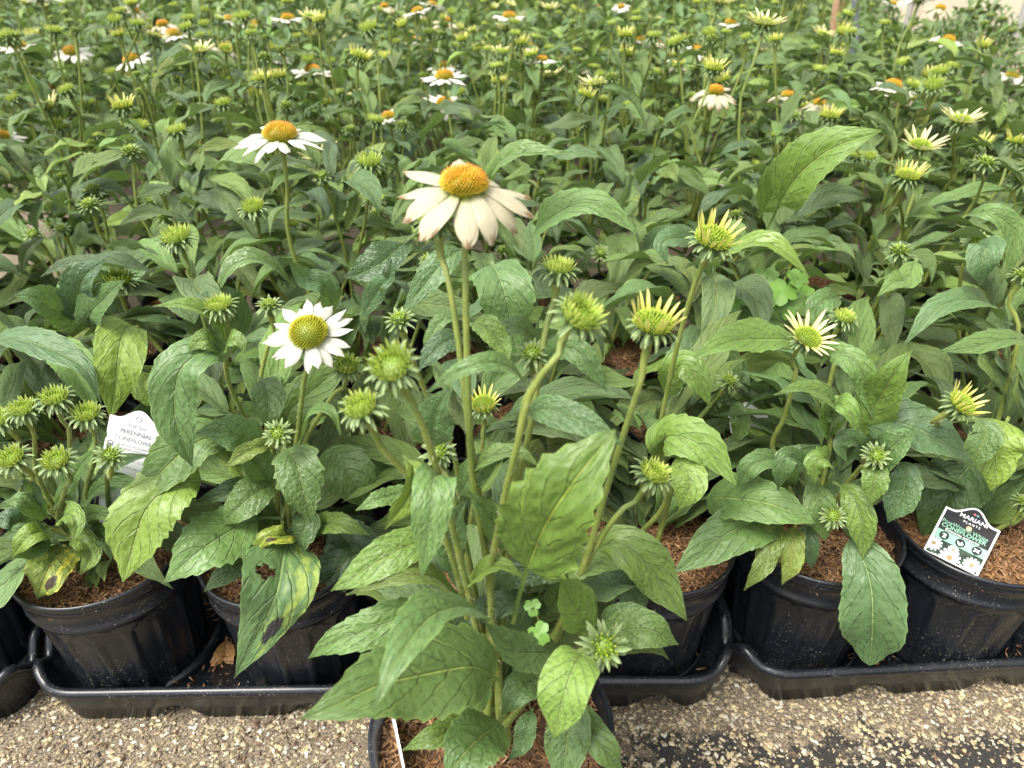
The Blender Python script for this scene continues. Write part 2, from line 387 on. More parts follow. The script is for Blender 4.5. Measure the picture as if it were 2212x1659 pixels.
LEAFM = [b.mesh('coneflower_leaf', M_leaf) for b in LEAF]

def leaf_at(parent, base, yaw, L, k=None, col=None, roll=0, pitch=0):
    k = random.randrange(45) if k is None else k
    M = Matrix.Translation(Vector(base) - parent.location) @ Matrix.Rotation(yaw, 4, 'Z') @ Matrix.Rotation(pitch, 4, 'X') @ Matrix.Rotation(roll, 4, 'Y') @ Matrix.Diagonal((L, L, L, 1))
    return obj('leaf', LEAFM[k], parent, M, col)

TINT = {'': None, 'l': (1.25, 1.22, .95), 'y': (2.3, 1.75, 1.0), 'b': (.85, .9, 1.15), 'd': (.62, .68, .7), 'o': (1.25, 1.05, .8), 'g': (1.1, 1.15, 1.3), 's': (1.35, 1.36, 1.15)}
def hand_leaf(parent, pts, wpx, col='', roll=0, fold=.3, wav=.07, pet=.1, teeth=.05, quilt=.05, mat=None, hole=None, up=.35, a=.62, b=.92, seed=None, label=None, rnd_tip=False):
    pts3 = [P(*p) for p in pts]; n, m = 54, 13
    C, L = resample(pts3, n)
    dm = proj(C[n // 2])[2]; width = wpx / FP * dm
    T = norml(np.gradient(C, axis=0)); V = norml(np.array([0, 0, CAMZ]) - C) * (1 - up) + np.array([0, 0, 1.]) * up
    side = norml(np.cross(T, norml(V))); r = R(roll)
    Nn = norml(np.cross(side, T)); side = side * math.cos(r) + Nn * math.sin(r)
    b = b if rnd_tip else max(b, .86); C = C + norml(np.cross(side, T)) * (.016 * L * np.sin(np.linspace(0, 9, n) + pts[0][0]))[:, None]
    rr = np.random.RandomState(seed if seed is not None else int(abs(pts[0][0] * 7 + pts[0][1] * 3)) % 9999)
    mb = leaf_mb(C, side, width, rr, n, m, pet, fold, wav, quilt, teeth, a, b, hole, nt=max(7, int(L / .011)))
    me = mb.mesh('large_leaf', mat or M_leaf)
    me.transform(Matrix.Translation(-parent.location))
    o = obj('leaf', me, parent, None, TINT[col] if isinstance(col, str) else col, label)
    return o

# ------------------------------------------------------------------ stems
def tube(mb, C, r, k=8, mi=0, ridge=0):
    n = len(C); T = norml(np.gradient(C, axis=0)); up = np.array([.3, 1., .1]); A = norml(np.cross(T, up)); B = np.cross(T, A)
    r = np.broadcast_to(r, n); th = np.linspace(0, 2 * math.pi, k, endpoint=False)
    Pt = C[:, None] + (A[:, None] * np.cos(th)[None, :, None] + B[:, None] * np.sin(th)[None, :, None]) * (r[:, None, None] * (1 + ridge * np.cos(th * 4))[None, :, None])
    UV = np.zeros((n, k, 2)); UV[..., 0] = (th / 6.283)[None]; UV[..., 1] = np.linspace(0, 1, n)[:, None]
    mb.grid(Pt, UV, mi, wrap=True)
    return A, B, T
def stem(parent, pts, r0=.0030, r1=.0023, near=False, name='stem'):
    n = 28 if near else 10
    C, L = resample(pts, n); mb = MB(); t = np.linspace(0, 1, n)
    rr = r0 + (r1 - r0) * t + .0012 * np.clip((t - .93) / .07, 0, 1) ** 1.5
    A, B, T = tube(mb, C, rr, 12 if near else 6)
    if near:
        nh = int(L / .30 * 900); V = []; F = []; 
        for h in range(nh):
            i = random.uniform(0, n - 1.01); i0 = int(i); fr = i - i0; c = C[i0] * (1 - fr) + C[i0 + 1] * fr; th = random.uniform(0, 6.283)
            d = A[i0] * math.cos(th) + B[i0] * math.sin(th); tt = T[i0]; rad = rr[i0]; l = random.uniform(.0007, .0018); w = .00009
            e = np.cross(d, tt); tip = c + d * (rad + l) + tt * random.uniform(-.4, .6) * l
            V += [c + d * rad * .95 + e * w, c + d * rad * .95 - e * w, tip]; F.append((3 * h, 3 * h + 1, 3 * h + 2))
        mb.add(V, F, mi=1)
    me = mb.mesh(name, [M_stem, M_hair] if near else M_stem); me.transform(Matrix.Translation(-parent.location))
    return obj(name, me, parent)

# ------------------------------------------------------------------ flower heads
def strip(mb, origin, az, elev, L, w, curve, rng, mi=0, n=6, m=3, fold=.25, tip=1.0, r0=0.0, vr=(0, 1), taper=.8):
    """ray or bract starting at radius r0, azimuth az, elevation elev, bending by curve (rad) over its length"""
    t = np.linspace(0, 1, n); e = elev + curve * t
    rad = r0 + np.r_[0, np.cumsum(np.cos(e[:-1]))] * L / (n - 1); z = np.r_[0, np.cumsum(np.sin(e[:-1]))] * L / (n - 1)
    c, s = math.cos(az), math.sin(az)
    C = np.stack([rad * c, rad * s, z], 1) + origin; sd = np.array([-s, c, 0]); nr = np.stack([-np.sin(e) * c, -np.sin(e) * s, np.cos(e)], 1)
    f = (np.clip(t * 6, 0, 1) * .35 + .65) * (1 - t ** (3 * tip)) ** taper if taper else np.ones(n)
    f = np.clip(f, .04, None); ss_ = np.linspace(-1, 1, m)
    Pt = C[:, None] + sd * (ss_[None, :, None] * (w / 2 * f)[:, None, None]) + nr[:, None] * (np.abs(ss_)[None, :, None] * (fold * w / 2 * f)[:, None, None])
    UV = np.zeros((n, m, 2)); UV[..., 0] = ss_ * .5 + .5; UV[..., 1] = (vr[0] + (vr[1] - vr[0]) * t)[:, None]
    mb.grid(Pt, UV, mi)
def spikes(mb, Rr, H, N_, L, w, mi=0, zoff=0, dip=0, rng=None, lmod=None, vm=0):
    for i in range(N_):
        fr = (i + .5) / N_; th = i * 2.39996; u = math.sqrt(fr)
        ang = u * math.pi / 2 * 1.08
        x = math.sin(ang) * Rr; z = math.cos(ang) * H - dip * H * max(0, 1 - u * 2.2)
        p = np.array([x * math.cos(th), x * math.sin(th), z + zoff])
        nr = np.array([math.sin(ang) * math.cos(th) / Rr, math.sin(ang) * math.sin(th) / Rr, max(.0, math.cos(ang)) / H]); nr /= np.linalg.norm(nr); nr = nr * .75 + np.array([0, 0, .35]); nr /= np.linalg.norm(nr)
        a = np.cross(nr, [0.3, .2, .9]); a /= np.linalg.norm(a); b = np.cross(nr, a)
        l = L * rng.uniform(.8, 1.15) * (lmod(u) if lmod else 1)
        q = [p + a * w, p - a * w * .5 + b * w * .87, p - a * w * .5 - b * w * .87]
        q2 = [x_ + nr * l * .6 for x_ in [p + a * w * .9, p - a * w * .45 + b * w * .8, p - a * w * .45 - b * w * .8]]
        mb.add(q + q2 + [p + nr * l], [(0, 1, 4, 3), (1, 2, 5, 4), (2, 0, 3, 5), (3, 4, 6), (4, 5, 6), (5, 3, 6)], [[0, 0]] * 3 + [[0, .6 * (1 - vm * u ** 3)]] * 3 + [[0, 1 - vm * u ** 3]], mi)
def dome(mb, Rr, H, mi=0, low=-.5, zoff=0, v=.1):
    n, k = 8, 16; a = np.linspace(0.02, math.pi / 2 + .6, n); th = np.linspace(0, 6.283, k, endpoint=False)
    Pt = np.zeros((n, k, 3)); Pt[..., 0] = np.sin(a)[:, None] * Rr * np.cos(th); Pt[..., 1] = np.sin(a)[:, None] * Rr * np.sin(th); Pt[..., 2] = (np.cos(a) * H)[:, None] + zoff
    UV = np.zeros((n, k, 2)); UV[..., 1] = v; mb.grid(Pt, UV, mi, wrap=True)
def petal_mesh(L, w, elev, curve, rng, mat, notch=.09, cup=.22):
    n, m = 14, 9; t = np.linspace(0, 1, n); e = elev + curve * t
    rad = np.r_[0, np.cumsum(np.cos(e[:-1]))] * L / (n - 1); z = np.r_[0, np.cumsum(np.sin(e[:-1]))] * L / (n - 1)
    f = np.clip(.28 + 1.15 * t ** .6 - .02, 0, 1) * np.clip((1.06 - t ** 5) , .3, 1); f = f / f.max()
    s = np.linspace(-1, 1, m); Pt = np.zeros((n, m, 3)); UV = np.zeros((n, m, 2)); tw = rng.uniform(-.35, .35)
    ph = rng.uniform(0, 6)
    for j, sj in enumerate(s):
        end = 1 - .10 * sj ** 2 - notch * (.5 + .5 * math.cos(3 * math.pi * sj * .98)) * 1.0
        rr = rad * (1 - (1 - end) * t ** 4)
        off = -cup * abs(sj) ** 2 * w / 2 * f + .035 * w * np.cos(sj * 3 * math.pi) * np.sin(t * math.pi) + w * .06 * np.sin(t * 5 + ph) * sj
        y = sj * w / 2 * f; zz = z + off + np.sin(tw * t) * y
        Pt[:, j] = np.stack([rr + np.sin(e) * -off * 0, y, zz], 1); UV[:, j, 0] = sj * .5 + .5; UV[:, j, 1] = t
    mb = MB(); mb.grid(Pt, UV); return mb.mesh('petal', mat)

def make_head(kind, rng):
    """returns dict: core MB, core mats, bracts MB, petals (list of (mesh, azimuth, r0, z)) or rays MB"""
    core = MB(); br = MB(); rays = None; pets = []
    if kind == 'star':
        Rr = .0065; dome(core, Rr, .005, zoff=.003); spikes(core, Rr, .005, 46, .004, .0007, zoff=.003, rng=rng); cm = M_disc
        for w_, (cnt, el, L) in enumerate(((9, -.35, .012), (10, .05, .0125), (10, .5, .011), (8, .95, .009))):
            for i in range(cnt): strip(br, np.array([0, 0, .001 + .001 * w_]), 6.283 * (i + w_ * .4) / cnt + rng.uniform(-.1, .1), el + rng.uniform(-.15, .15), L * rng.uniform(.85, 1.15), .0034, -.3, rng, r0=.0045, fold=.5, vr=(.1, 1))
    elif kind in ('bud', 'bud2'):
        Rr = .0105 if kind == 'bud' else .012; dome(core, Rr * .9, .003, zoff=.003)
        spikes(core, Rr * .75, .0035, 90, .0034, .00065, zoff=.004, dip=.5, rng=rng, lmod=lambda u: .5 + .8 * u); cm = M_disc
        rays = MB(); rm = M_budlig
        for w_, (cnt, el, L) in enumerate(((21, 1.20, .0092), (18, 1.42, .0090), (14, 1.55, .0075))):
            for i in range(cnt): strip(rays, np.array([0, 0, .003 + .001 * w_]), 6.283 * (i + .5 * w_) / cnt + rng.uniform(-.08, .08), el + rng.uniform(-.2, .1), L * rng.uniform(.8, 1.15) * (1.25 if kind == 'bud2' else 1), 0.0022, .12, rng, r0=Rr - .0019 * w_, fold=.7, n=5)
        for w_, (cnt, el, L, z) in enumerate(((13, .35, .011, .003), (12, -.1, .012, .001), (10, -.5, .011, -.001))):
            for i in range(cnt): strip(br, np.array([0, 0, z]), 6.283 * (i + w_ * .4) / cnt + rng.uniform(-.12, .12), el + rng.uniform(-.15, .15), L * rng.uniform(.8, 1.2), .0032, -.95, rng, r0=Rr * (.85 - .15 * w_), fold=.5)
    elif kind in ('cup', 'open'):
        Rr = .0115; dome(core, Rr * .9, .0045, zoff=.004)
        spikes(core, Rr * .88, .005, 190, .0050, .0006, zoff=.004, dip=.3, rng=rng); cm = M_disc
        rays = MB(); rm = M_yellowlig if kind == 'cup' else M_creamlig
        cnt = 17; el = 1.10 if kind == 'cup' else .55; L = .019 if kind == 'cup' else .025
        for i in range(cnt):
            strip(rays, np.array([0, 0, .003]), 6.283 * i / cnt + rng.uniform(-.1, .1), el + rng.uniform(-.22, .2), L * rng.uniform(.75, 1.12), .0030 if kind == 'cup' else .0042, rng.uniform(-.1, .2), rng, r0=Rr * .95, fold=.6, n=7, tip=1.4)
        for w_, (c2, el, L, z) in enumerate(((13, .2, .010, .002), (12, -.4, .011, 0), (9, -.9, .009, -.002))):
            for i in range(c2): strip(br, np.array([0, 0, z]), 6.283 * (i + w_ * .4) / c2 + rng.uniform(-.12, .12), el + rng.uniform(-.15, .15), L * rng.uniform(.8, 1.2), .0030, -.9, rng, r0=Rr * (.8 - .18 * w_), fold=.5)
    else:
        if kind == 'white':
            Rr, H, N_, L, cm = .0135, .0100, 330, .0048, M_ydisc; pl, pw, el, cv, cnt = .0285, .0092, .05, -.25, 19; pm = M_petal
        elif kind == 'flat':
            Rr, H, N_, L, cm = .0125, .0085, 300, .0046, M_odisc; pl, pw, el, cv, cnt = .0315, .0110, .06, -.35, 15; pm = M_petal
        elif kind == 'droop':
            Rr, H, N_, L, cm = .0104, .0072, 330, .0046, M_odisc; pl, pw, el, cv, cnt = .0360, .0122, -.12, -.62, 14; pm = M_petalo
        dome(core, Rr, H, zoff=.002); spikes(core, Rr, H, N_, L, .00062, zoff=.002, dip=.12, rng=rng, vm=.5)
        jf = 1 if kind == 'droop' else .55
        base = [petal_mesh(pl * rng.uniform(.9, 1.08), pw * rng.uniform(.85, 1.1), el + rng.uniform(-.28, .25) * jf, cv + rng.uniform(-.6, .45) * jf, rng, pm, .09 if kind == 'droop' else .05) for _ in range(9)]
        for i in range(cnt): pets.append((base[rng.randint(9)], 6.283 * i / cnt + rng.uniform(-.16, .16) * (1 if kind == 'droop' else .45), Rr * .86, -.0006 + .0014 * (i % 2)))
        for w_, (c2, e2, L, z) in enumerate(((12, -.3, .009, -.003), (10, -.8, .009, -.005))):
            for i in range(c2): strip(br, np.array([0, 0, z]), 6.283 * (i + w_ * .4) / c2 + rng.uniform(-.12, .12), e2, L * rng.uniform(.8, 1.2), .0028, -.7, rng, r0=Rr * (.7 - .2 * w_), fold=.5)
    # receptacle
    k = 12; prof = [(.0026, -.010), (.0040, -.006), (Rr * .75, -.0015), (Rr * .98, .003)]; th = np.linspace(0, 6.283, k, endpoint=False)
    Pt = np.zeros((4, k, 3)); 
    for i, (r_, z_) in enumerate(prof): Pt[i, :, 0] = r_ * np.cos(th); Pt[i, :, 1] = r_ * np.sin(th); Pt[i, :, 2] = z_
    UV = np.zeros((4, k, 2)); UV[..., 1] = .3; br.grid(Pt, UV, wrap=True)
    nm = 'flower_bud' if kind in ('star', 'bud', 'bud2') else 'flower_head'
    d = dict(kind=kind, name=nm, core=core.mesh(nm, cm), br=br.mesh('bracts', M_bract), rays=rays.mesh('rays', rm) if rays else None, pets=pets)
    # joined version for small far heads
    j = MB(); j.v += core.v; j.f += core.f; j.uv += core.uv; j.m += core.m; j.n = core.n
    j.add(np.concatenate(br.v), br.f, np.concatenate(br.uv), 1); mats = [cm, M_bract]
    if rays: j.add(np.concatenate(rays.v), rays.f, np.concatenate(rays.uv), 2); mats.append(rm)
    if pets:
        mats.append(pets[0][0].materials[0])
        for me, az, r_, z_ in pets:
            v = np.empty(len(me.vertices) * 3); me.vertices.foreach_get('co', v); v = v.reshape(-1, 3); v = v + [r_, 0, z_]
            c, s = math.cos(az), math.sin(az); v = np.stack([v[:, 0] * c - v[:, 1] * s, v[:, 0] * s + v[:, 1] * c, v[:, 2]], 1)
            uv = np.zeros((len(v), 2)); uv[:, 1] = np.repeat(np.linspace(0, 1, 14), 9); uv[:, 0] = np.tile(np.linspace(0, 1, 9), 14)
            j.add(v, [tuple(p.vertices) for p in me.polygons], uv, 2)
    d['joined'] = j.mesh(nm, mats)
    return d
HEADS = {k: [make_head(k, np.random.RandomState(11 + i * 5 + len(k))) for i in range(3)] for k in ('star', 'bud', 'bud2', 'cup', 'open', 'white', 'flat', 'droop')}
HSIZE = dict(star=.035, bud=.040, bud2=.042, cup=.045, open=.060, white=.082, flat=.088, droop=.072)

def put_head(parent, pos, kind, axis, scale=1, lod=0, spin=None, var=None, col=None):
    h = HEADS[kind][random.randrange(3) if var is None else var]
    q = Vector((0, 0, 1)).rotation_difference(Vector(axis).normalized())
    M = Matrix.Translation(Vector(pos) - parent.location) @ q.to_matrix().to_4x4() @ Matrix.Rotation(random.uniform(0, 6.28) if spin is None else spin, 4, 'Z') @ Matrix.Scale(scale, 4)
    if lod: return obj(h['name'], h['joined'], parent, M, col)
    o = obj(h['name'], h['core'], parent, M, col); obj('bracts', h['br'], o, None, col)
    if h['rays']: obj('ray_petals', h['rays'], o, None, col)
    for me, az, r_, z_ in h['pets']:
        obj('petal', me, o, Matrix.Rotation(az, 4, 'Z') @ Matrix.Translation((r_, 0, z_)) @ Matrix.Rotation(random.uniform(-.2, .2), 4, 'X'))
    return o

# ------------------------------------------------------------------ pots and trays
def pot_mesh():
    prof = []   # (r, z, panel?)
    H = .158; rb, rt = .0630, .0775
    def rad(z): return rb + (rt - rb) * z / H
    pts = [(rb - .006, 0, 0), (rb - .001, .0006, 0), (rb + .0005, .003, 0), (rad(.008), .008, 0), (rad(.012), .012, 1)]
    pts += [(rad(z), z, 1) for z in np.linspace(.02, .100, 7)]
    pts += [(rad(.104), .104, .85), (rad(.108), .108, .4), (rad(.111), .111, 0), (rad(.118), .118, 0), (rad(.119) + .0028, .1193, 0), (rad(.122) + .0036, .122, 0), (rad(.125) + .0032, .1248, 0), (rad(.127) + .0012, .1265, 0),
            (rad(.135) + .001, .135, 0), (rad(.143) + .0012, .143, 0), (rad(.145) + .0032, .1455, 0), (rad(.148) + .0036, .148, 0), (rad(.15) + .0022, .1495, 0), (rad(.152) + .0036, .1518, 0), (rad(.156) + .0040, .1555, 0), (rad(.158) + .0030, .158, 0),
            (rad(.158) + .0012, .1578, 0), (rad(.155) - .0006, .154, 0), (rad(.12) - .0015, .12, 0), (rad(.10) - .002, .10, 0)]
    k = 192; th = np.linspace(0, 2 * math.pi, k, endpoint=False); n = len(pts); Pt = np.zeros((n, k, 3))
    ph = (th / (2 * math.pi) * 16) % 1.0
    for i, (r, z, p) in enumerate(pts):
        wdt = .36 * (1 if z < .1 else p)                      # rounded panel heads
        msk = np.clip((wdt - np.abs(ph - .5)) / .03, 0, 1) if p else np.zeros(k)
        rr = r - .0023 * msk
        Pt[i, :, 0] = rr * np.cos(th); Pt[i, :, 1] = rr * np.sin(th); Pt[i, :, 2] = z
    mb = MB(); mb.grid(Pt, np.zeros((n, k, 2)), wrap=True)
    return mb.mesh('pot_wall', M_plastic)
POT = pot_mesh(); SOILZ = .140; SR = .0755
def disc_pt():
    r = SR * math.sqrt(random.random()); t = random.uniform(0, 6.283); return r * math.cos(t), r * math.sin(t), SOILZ - .003 + .003 * vnoise(r * math.cos(t) * 3, r * math.sin(t) * 3, 20)
MULCH = [hulls(3600, disc_pt, 'mulch', M_hull) for _ in range(2)]
mb = MB(); th = np.linspace(0, 6.283, 48, endpoint=False); Pt = np.zeros((2, 48, 3)); Pt[0, :, 0] = .001 * np.cos(th); Pt[0, :, 1] = .001 * np.sin(th); Pt[1, :, 0] = .0758 * np.cos(th); Pt[1, :, 1] = .0758 * np.sin(th); Pt[..., 2] = SOILZ - .003
mb.grid(Pt, np.zeros((2, 48, 2)), wrap=True); SOIL = mb.mesh('soil', M_soil)
def make_pot(x, y, z, label, s=1, group='black nursery pots in the trays'):
    if y < .6: y *= YS
    t = thing('nursery_pot', label, 'plant pot', (x, y, z), random.uniform(0, 6.28), group); t.scale = (s, s, s)
    obj('pot_wall', POT, t); obj('soil', SOIL, t); obj('mulch', MULCH[random.randrange(2)], t, kind='stuff')
    return t

def tray_mesh(w, dp):
    """two by two pot carry tray, rounded outline, rolled lip, skirt with arches"""
    rc = .050; pts = []; hw, hd = w / 2, dp / 2
    for cx, cy, a0 in ((hw - rc, -hd + rc, -90), (hw - rc, hd - rc, 0), (-hw + rc, hd - rc, 90), (-hw + rc, -hd + rc, 180)):
        for a in np.linspace(a0, a0 + 90, 12): pts.append((cx + rc * math.cos(R(a)), cy + rc * math.sin(R(a))))
    A = np.array(pts + [pts[0]]); s = np.r_[0, np.cumsum(np.linalg.norm(np.diff(A, axis=0), axis=1))]; n = 240
    u = np.linspace(0, s[-1], n, endpoint=False); X = np.interp(u, s, A[:, 0]); Y = np.interp(u, s, A[:, 1])
    # lip height: higher along sides, dips beside the front corners and in the middle of the sides
    Z = np.full(n, .052); side = np.clip((np.abs(X) - (hw - .02)) / .02, 0, 1)
    Z += side * .014 * np.clip((np.abs(Y) - .03) / .02, 0, 1) * (1 - np.exp(-((np.abs(Y) - (hd - .045)) / .012) ** 2) * 1.7)
    Z -= np.exp(-((np.abs(Y) - (hd - .004)) / .01) ** 2) * np.exp(-(X / .0001) ** 2) * 0
    c = np.stack([X, Y, Z], 1); T = norml(np.roll(c, -1, 0) - np.roll(c, 1, 0)); T[:, 2] = 0; T = norml(T); O = np.stack([T[:, 1], -T[:, 0], 0 * X], 1)
    sec = [(-.0045, -.010), (-.005, -.002), (-.003, .0025), (0, .004), (.0035, .0028), (.0052, -.001), (.0045, -.005), (.002, -.0075), (.0008, -.009), (.0002, -.018)]
    prof = np.array(sec); rows = [c + O * a + np.array([0, 0, b]) for a, b in prof]
    arch = np.abs(np.sin(u / s[-1] * 2 * math.pi * 5 + .6)); low = .020 * np.clip(1.25 - arch * 1.9, 0, 1)
    rows.append(np.stack([X - O[:, 0] * .004, Y - O[:, 1] * .004, np.maximum(.022, low + .004)], 1)); rows.append(np.stack([X - O[:, 0] * .006, Y - O[:, 1] * .006, low + .0005], 1))
    rows.append(np.stack([X - O[:, 0] * .009, Y - O[:, 1] * .009, low + .0012], 1))
    inner = [c - O * .006 + np.array([0, 0, -.012]), np.stack([X - O[:, 0] * .010, Y - O[:, 1] * .010, 0 * X + .019], 1), np.stack([X * .02, Y * .02, 0 * X + .017], 1)]
    Pt = np.array(inner[::-1] + rows); mb = MB(); mb.grid(Pt, np.zeros(Pt.shape[:2] + (2,)), wrap=True)
    return mb.mesh('tray_body', M_plastic)
TRAY = tray_mesh(.345, .350)
cups = MB()
for sx in (-1, 1):
    for sy in (-1, 1):
        k = 48; th = np.linspace(0, 6.283, k, endpoint=False); Pt = np.zeros((3, k, 3))
        for i, (r, z) in enumerate(((.0690, .018), (.0712, .030), (.0722, .018))):
            Pt[i, :, 0] = sx * .088 + r * np.cos(th); Pt[i, :, 1] = sy * .089 + r * np.sin(th); Pt[i, :, 2] = z + (.006 * np.cos(2 * th) if i == 1 else 0)
        cups.grid(Pt, np.zeros((3, k, 2)), wrap=True)
CUPS = cups.mesh('pot_sockets', M_plastic)
TRAYS = [(-.666, .612, 2, 'black carry tray cut off by the left edge of the photo'), (-.305, .628, 1, 'black carry tray at left holding the pot of low budding plant'),
         (.050, .640, 0, 'black carry tray behind the pot standing in front'), (.392, .655, 3.5, 'black carry tray at right holding the pot with the printed tag'), (.755, .67, 4, 'black carry tray just cut off at the right edge')]
for x, y, a, lb in TRAYS:
    t = thing('carry_tray', lb, 'plant tray', (x, y * YS, 0), R(a), 'carry trays along the front'); obj('tray_body', TRAY, t); obj('pot_socket', CUPS, t)
    def deb():
        return random.uniform(-.15, .15), random.uniform(-.16, .0), .0205
    obj('debris', hulls(500, deb, 'debris', M_hull), t, kind='stuff')

POTN = {0: [(-.575, 'black pot cut off at the far left edge, front row'), (-.394, 'black pot at front left full of brown hull mulch around the low budding plant'),
            (-.219, 'black pot under the blighted drooping leaf, second fully visible in front row'), (-.040, 'black pot hidden right behind the standalone front pot'),
            (.137, 'black pot in front row just right of the standalone pot'), (.303, 'black pot with a long leaf hanging over its front'), (.462, 'black pot at right with the printed picture tag leaning inside'), (.650, 'black pot cut off at the right edge, front row')]}
plants = []     # dict x,y,z0,root,row,px
ROW0Y = [.520, .522, .524, .533, .538, .551, .549, .565]
def base_plant(x, y, z, label, row, group='potted white coneflowers in the rows'):
    r = thing('coneflower_plant', label, 'coneflower', (x, y, z), 0, group); plants.append(dict(x=x, y=y, z=z, root=r, row=row, heads=[], px=proj((x, y, z + .15))[0])); return plants[-1]
make_pot(-.015, .330, 0.0, 'black pot standing alone on the grit in front of trays', 1.12, None)
HERO = base_plant(-.015, .326, .158, 'tall coneflower in the standalone front pot with a big drooping cream bloom', -1, None)
for (x, lb), y in zip(POTN[0], ROW0Y): make_pot(x, y, .019, lb)
ORD = ['front', 'second', 'third', 'fourth', 'fifth', 'sixth', 'seventh', 'eighth', 'ninth', 'tenth', 'eleventh', 'twelfth', 'thirteenth', 'fourteenth', 'fifteenth', 'sixteenth', 'seventeenth', 'eighteenth']
L0 = ['coneflower at the far left edge of the front row, mostly out of frame', 'low young coneflower with six yellow green buds at front left',
      'coneflower with the open white daisy bloom, in front row left of centre', 'coneflower in front row hidden behind the tall central one', 'coneflower in front row right of centre with glossy bright leaves',
      'coneflower with one spiky yellow head above pot with hanging leaf', 'coneflower in the pot with printed tag, front row right', 'coneflower at the right edge of the front row, out of frame']
F0 = [base_plant(x, y * YS + .004, .155, lb, 0) for (x, _), y, lb in zip(POTN[0], ROW0Y, L0)]
rows = {0: F0}
for r in range(1, 19):
    Y = .530 + .178 * r if r < 2 else .530 + .178 + .186 * (r - 1) * (1 + .006 * r); rows[r] = []
    half = .714 * (Y * ct + .2) + .14; nx = int(half / .182) + 3
    for i in range(-nx, nx + 1):
        x = i * .182 + (.03 if r % 2 else -.04) + random.uniform(-.012, .012); y = Y + random.uniform(-.012, .012) + .03 * x
        if x > half or x < -half - (.34 if r < 5 else 0): continue
        if x > 1.04 + .21 * (y - 1.4): continue
        rows[r].append(base_plant(x, y, .155, '', r))
def where(px):
    for lim, s in ((150, 'at the left edge'), (420, 'far left'), (700, 'left of centre'), (920, 'just left of centre'), (1100, 'behind the drooping bloom'), (1330, 'just right of centre'), (1600, 'right of centre'), (1850, 'right'), (2080, 'far right')):
        if px < lim: return s
    return 'at the right edge'
for r in (1, 2, 3):
    for i, p in enumerate(rows[r]):
        if r == 3 and random.random() < .3: pass
        make_pot(p['x'], p['y'], .019, 'black pot mostly hidden by leaves, ' + ORD[r] + ' row ' + where(p['px']), 1, 'pots hidden in the ' + ORD[r] + ' row')
print('plants', len(plants))

# ------------------------------------------------------------------ hand placed heads  (px, py, width px, kind, tilt to camera, tilt right, stem waypoints, plant)
def find_plant(pos, wp_last=None, yb=0):
    best = None; bd = 9
    for p in plants:
        if p['row'] <= 0: continue
        d = math.hypot(p['x'] - pos.x, (p['y'] - pos.y - yb) * .9)
        if d < bd: bd = d; best = p
    return best
def do_head(px, py, w, kind, tc=0, tr=0, wp=(), plant=None, Y=None, near=None, sc=None, col=None, var=None, spin=None):
    if Y is None:
        d = HSIZE[kind] * FP / w * 1.04; pos = PD(px, py, d)
        if pos.z > .57: # never higher than the crop really grows
            vv = -(py - 829.5) / FP; d = (CAMZ - .53) / max(.03, (st - vv * ct)); d = min(d, 3.4); pos = PD(px, py, d)
    else: pos = P(px, py, Y); d = proj(pos)[2]
    pl = plant or find_plant(pos)
    s = sc or min(1.35, max(.75, w / FP * d / HSIZE[kind]))
    ax = Vector((math.tan(R(tr)), -math.tan(R(tc)), 1)).normalized()
    lod = 0 if d < 1.25 else 1; near = (d < .75) if near is None else near
    put_head(pl['root'], pos, kind, ax, s, lod, col=col, var=var, spin=spin)
    top = pos - ax * .0085 * s
    b = Vector((pl['x'] + random.uniform(-.015, .015), pl['y'] + random.uniform(-.015, .015), pl['z']))
    pts = [top, top - ax * .018]
    k = len(wp)
    for i, (a, c) in enumerate(wp):
        f = (i + 1) / (k + 1.0)
        yy = pos.y + (b.y - pos.y) * f * .8; pts.append(P(a, c, yy / YS if yy < 1.15 else yy))
    if not k: pts.append(top.lerp(b, .5) + Vector((random.uniform(-.012, .012), 0, 0)))
    pts.append(b); pts = pts[::-1]
    stem(pl['root'], pts, .0027 * (.85 + .15 * s), .0018 * (.8 + .2 * s), near)
    pl['heads'].append(kind); pl.setdefault('stems', []).append(pts)
    return pos
# hero
H = HERO; f1, f2, f3, f4, f5, f6 = F0[1:7]
do_head(1003, 408, 280, 'droop', 8, 2, [(1005, 600), (1010, 800), (1020, 1020), (1060, 1300)], H, Y=.40, near=True, sc=.98, spin=.4, var=0)
do_head(943, 487, 75, 'bud2', -4, -6, [(968, 600), (990, 740), (1012, 920), (1055, 1250)], H, Y=.425, near=True)
do_head(850, 797, 110, 'bud2', 28, -8, [(905, 900), (942, 1010), (985, 1170), (1040, 1400)], H, Y=.31, near=True, sc=.72)
do_head(785, 888, 92, 'bud', 12, -12, [(830, 975), (905, 1060), (985, 1230)], H, Y=.33, near=True)
do_head(1247, 690, 110, 'bud2', 22, 22, [(1205, 770), (1150, 840), (1118, 960), (1085, 1100), (1060, 1300)], H, Y=.33, near=True)
do_head(1205, 590, 85, 'bud', -4, 6, [(1180, 700), (1165, 800), (1150, 900), (1110, 1090), (1070, 1300)], H, Y=.42, near=True)
do_head(1408, 712, 118, 'cup', 4, 6, [(1385, 820), (1340, 960), (1300, 1090), (1258, 1230), (1180, 1400)], H, Y=.37, near=True, sc=.86, var=1)
do_head(1408, 1030, 78, 'bud', 8, 18, [(1335, 1110), (1270, 1215), (1190, 1400)], H, Y=.36, near=True)
do_head(1302, 1392, 92, 'star', 55, 14, [(1270, 1400), (1200, 1440)], H, Y=.295, near=True, sc=1.0)
do_head(1150, 770, 45, 'star', 15, -5, [(1160, 820), (1120, 950)], H, Y=.40, near=True)
do_head(948, 980, 55, 'star', 30, 5, [(960, 1020), (1000, 1150)], H, Y=.38, near=True)
do_head(1490-2, 1235, 40, 'star', 40, 5, [], H, Y=.36) if False else None
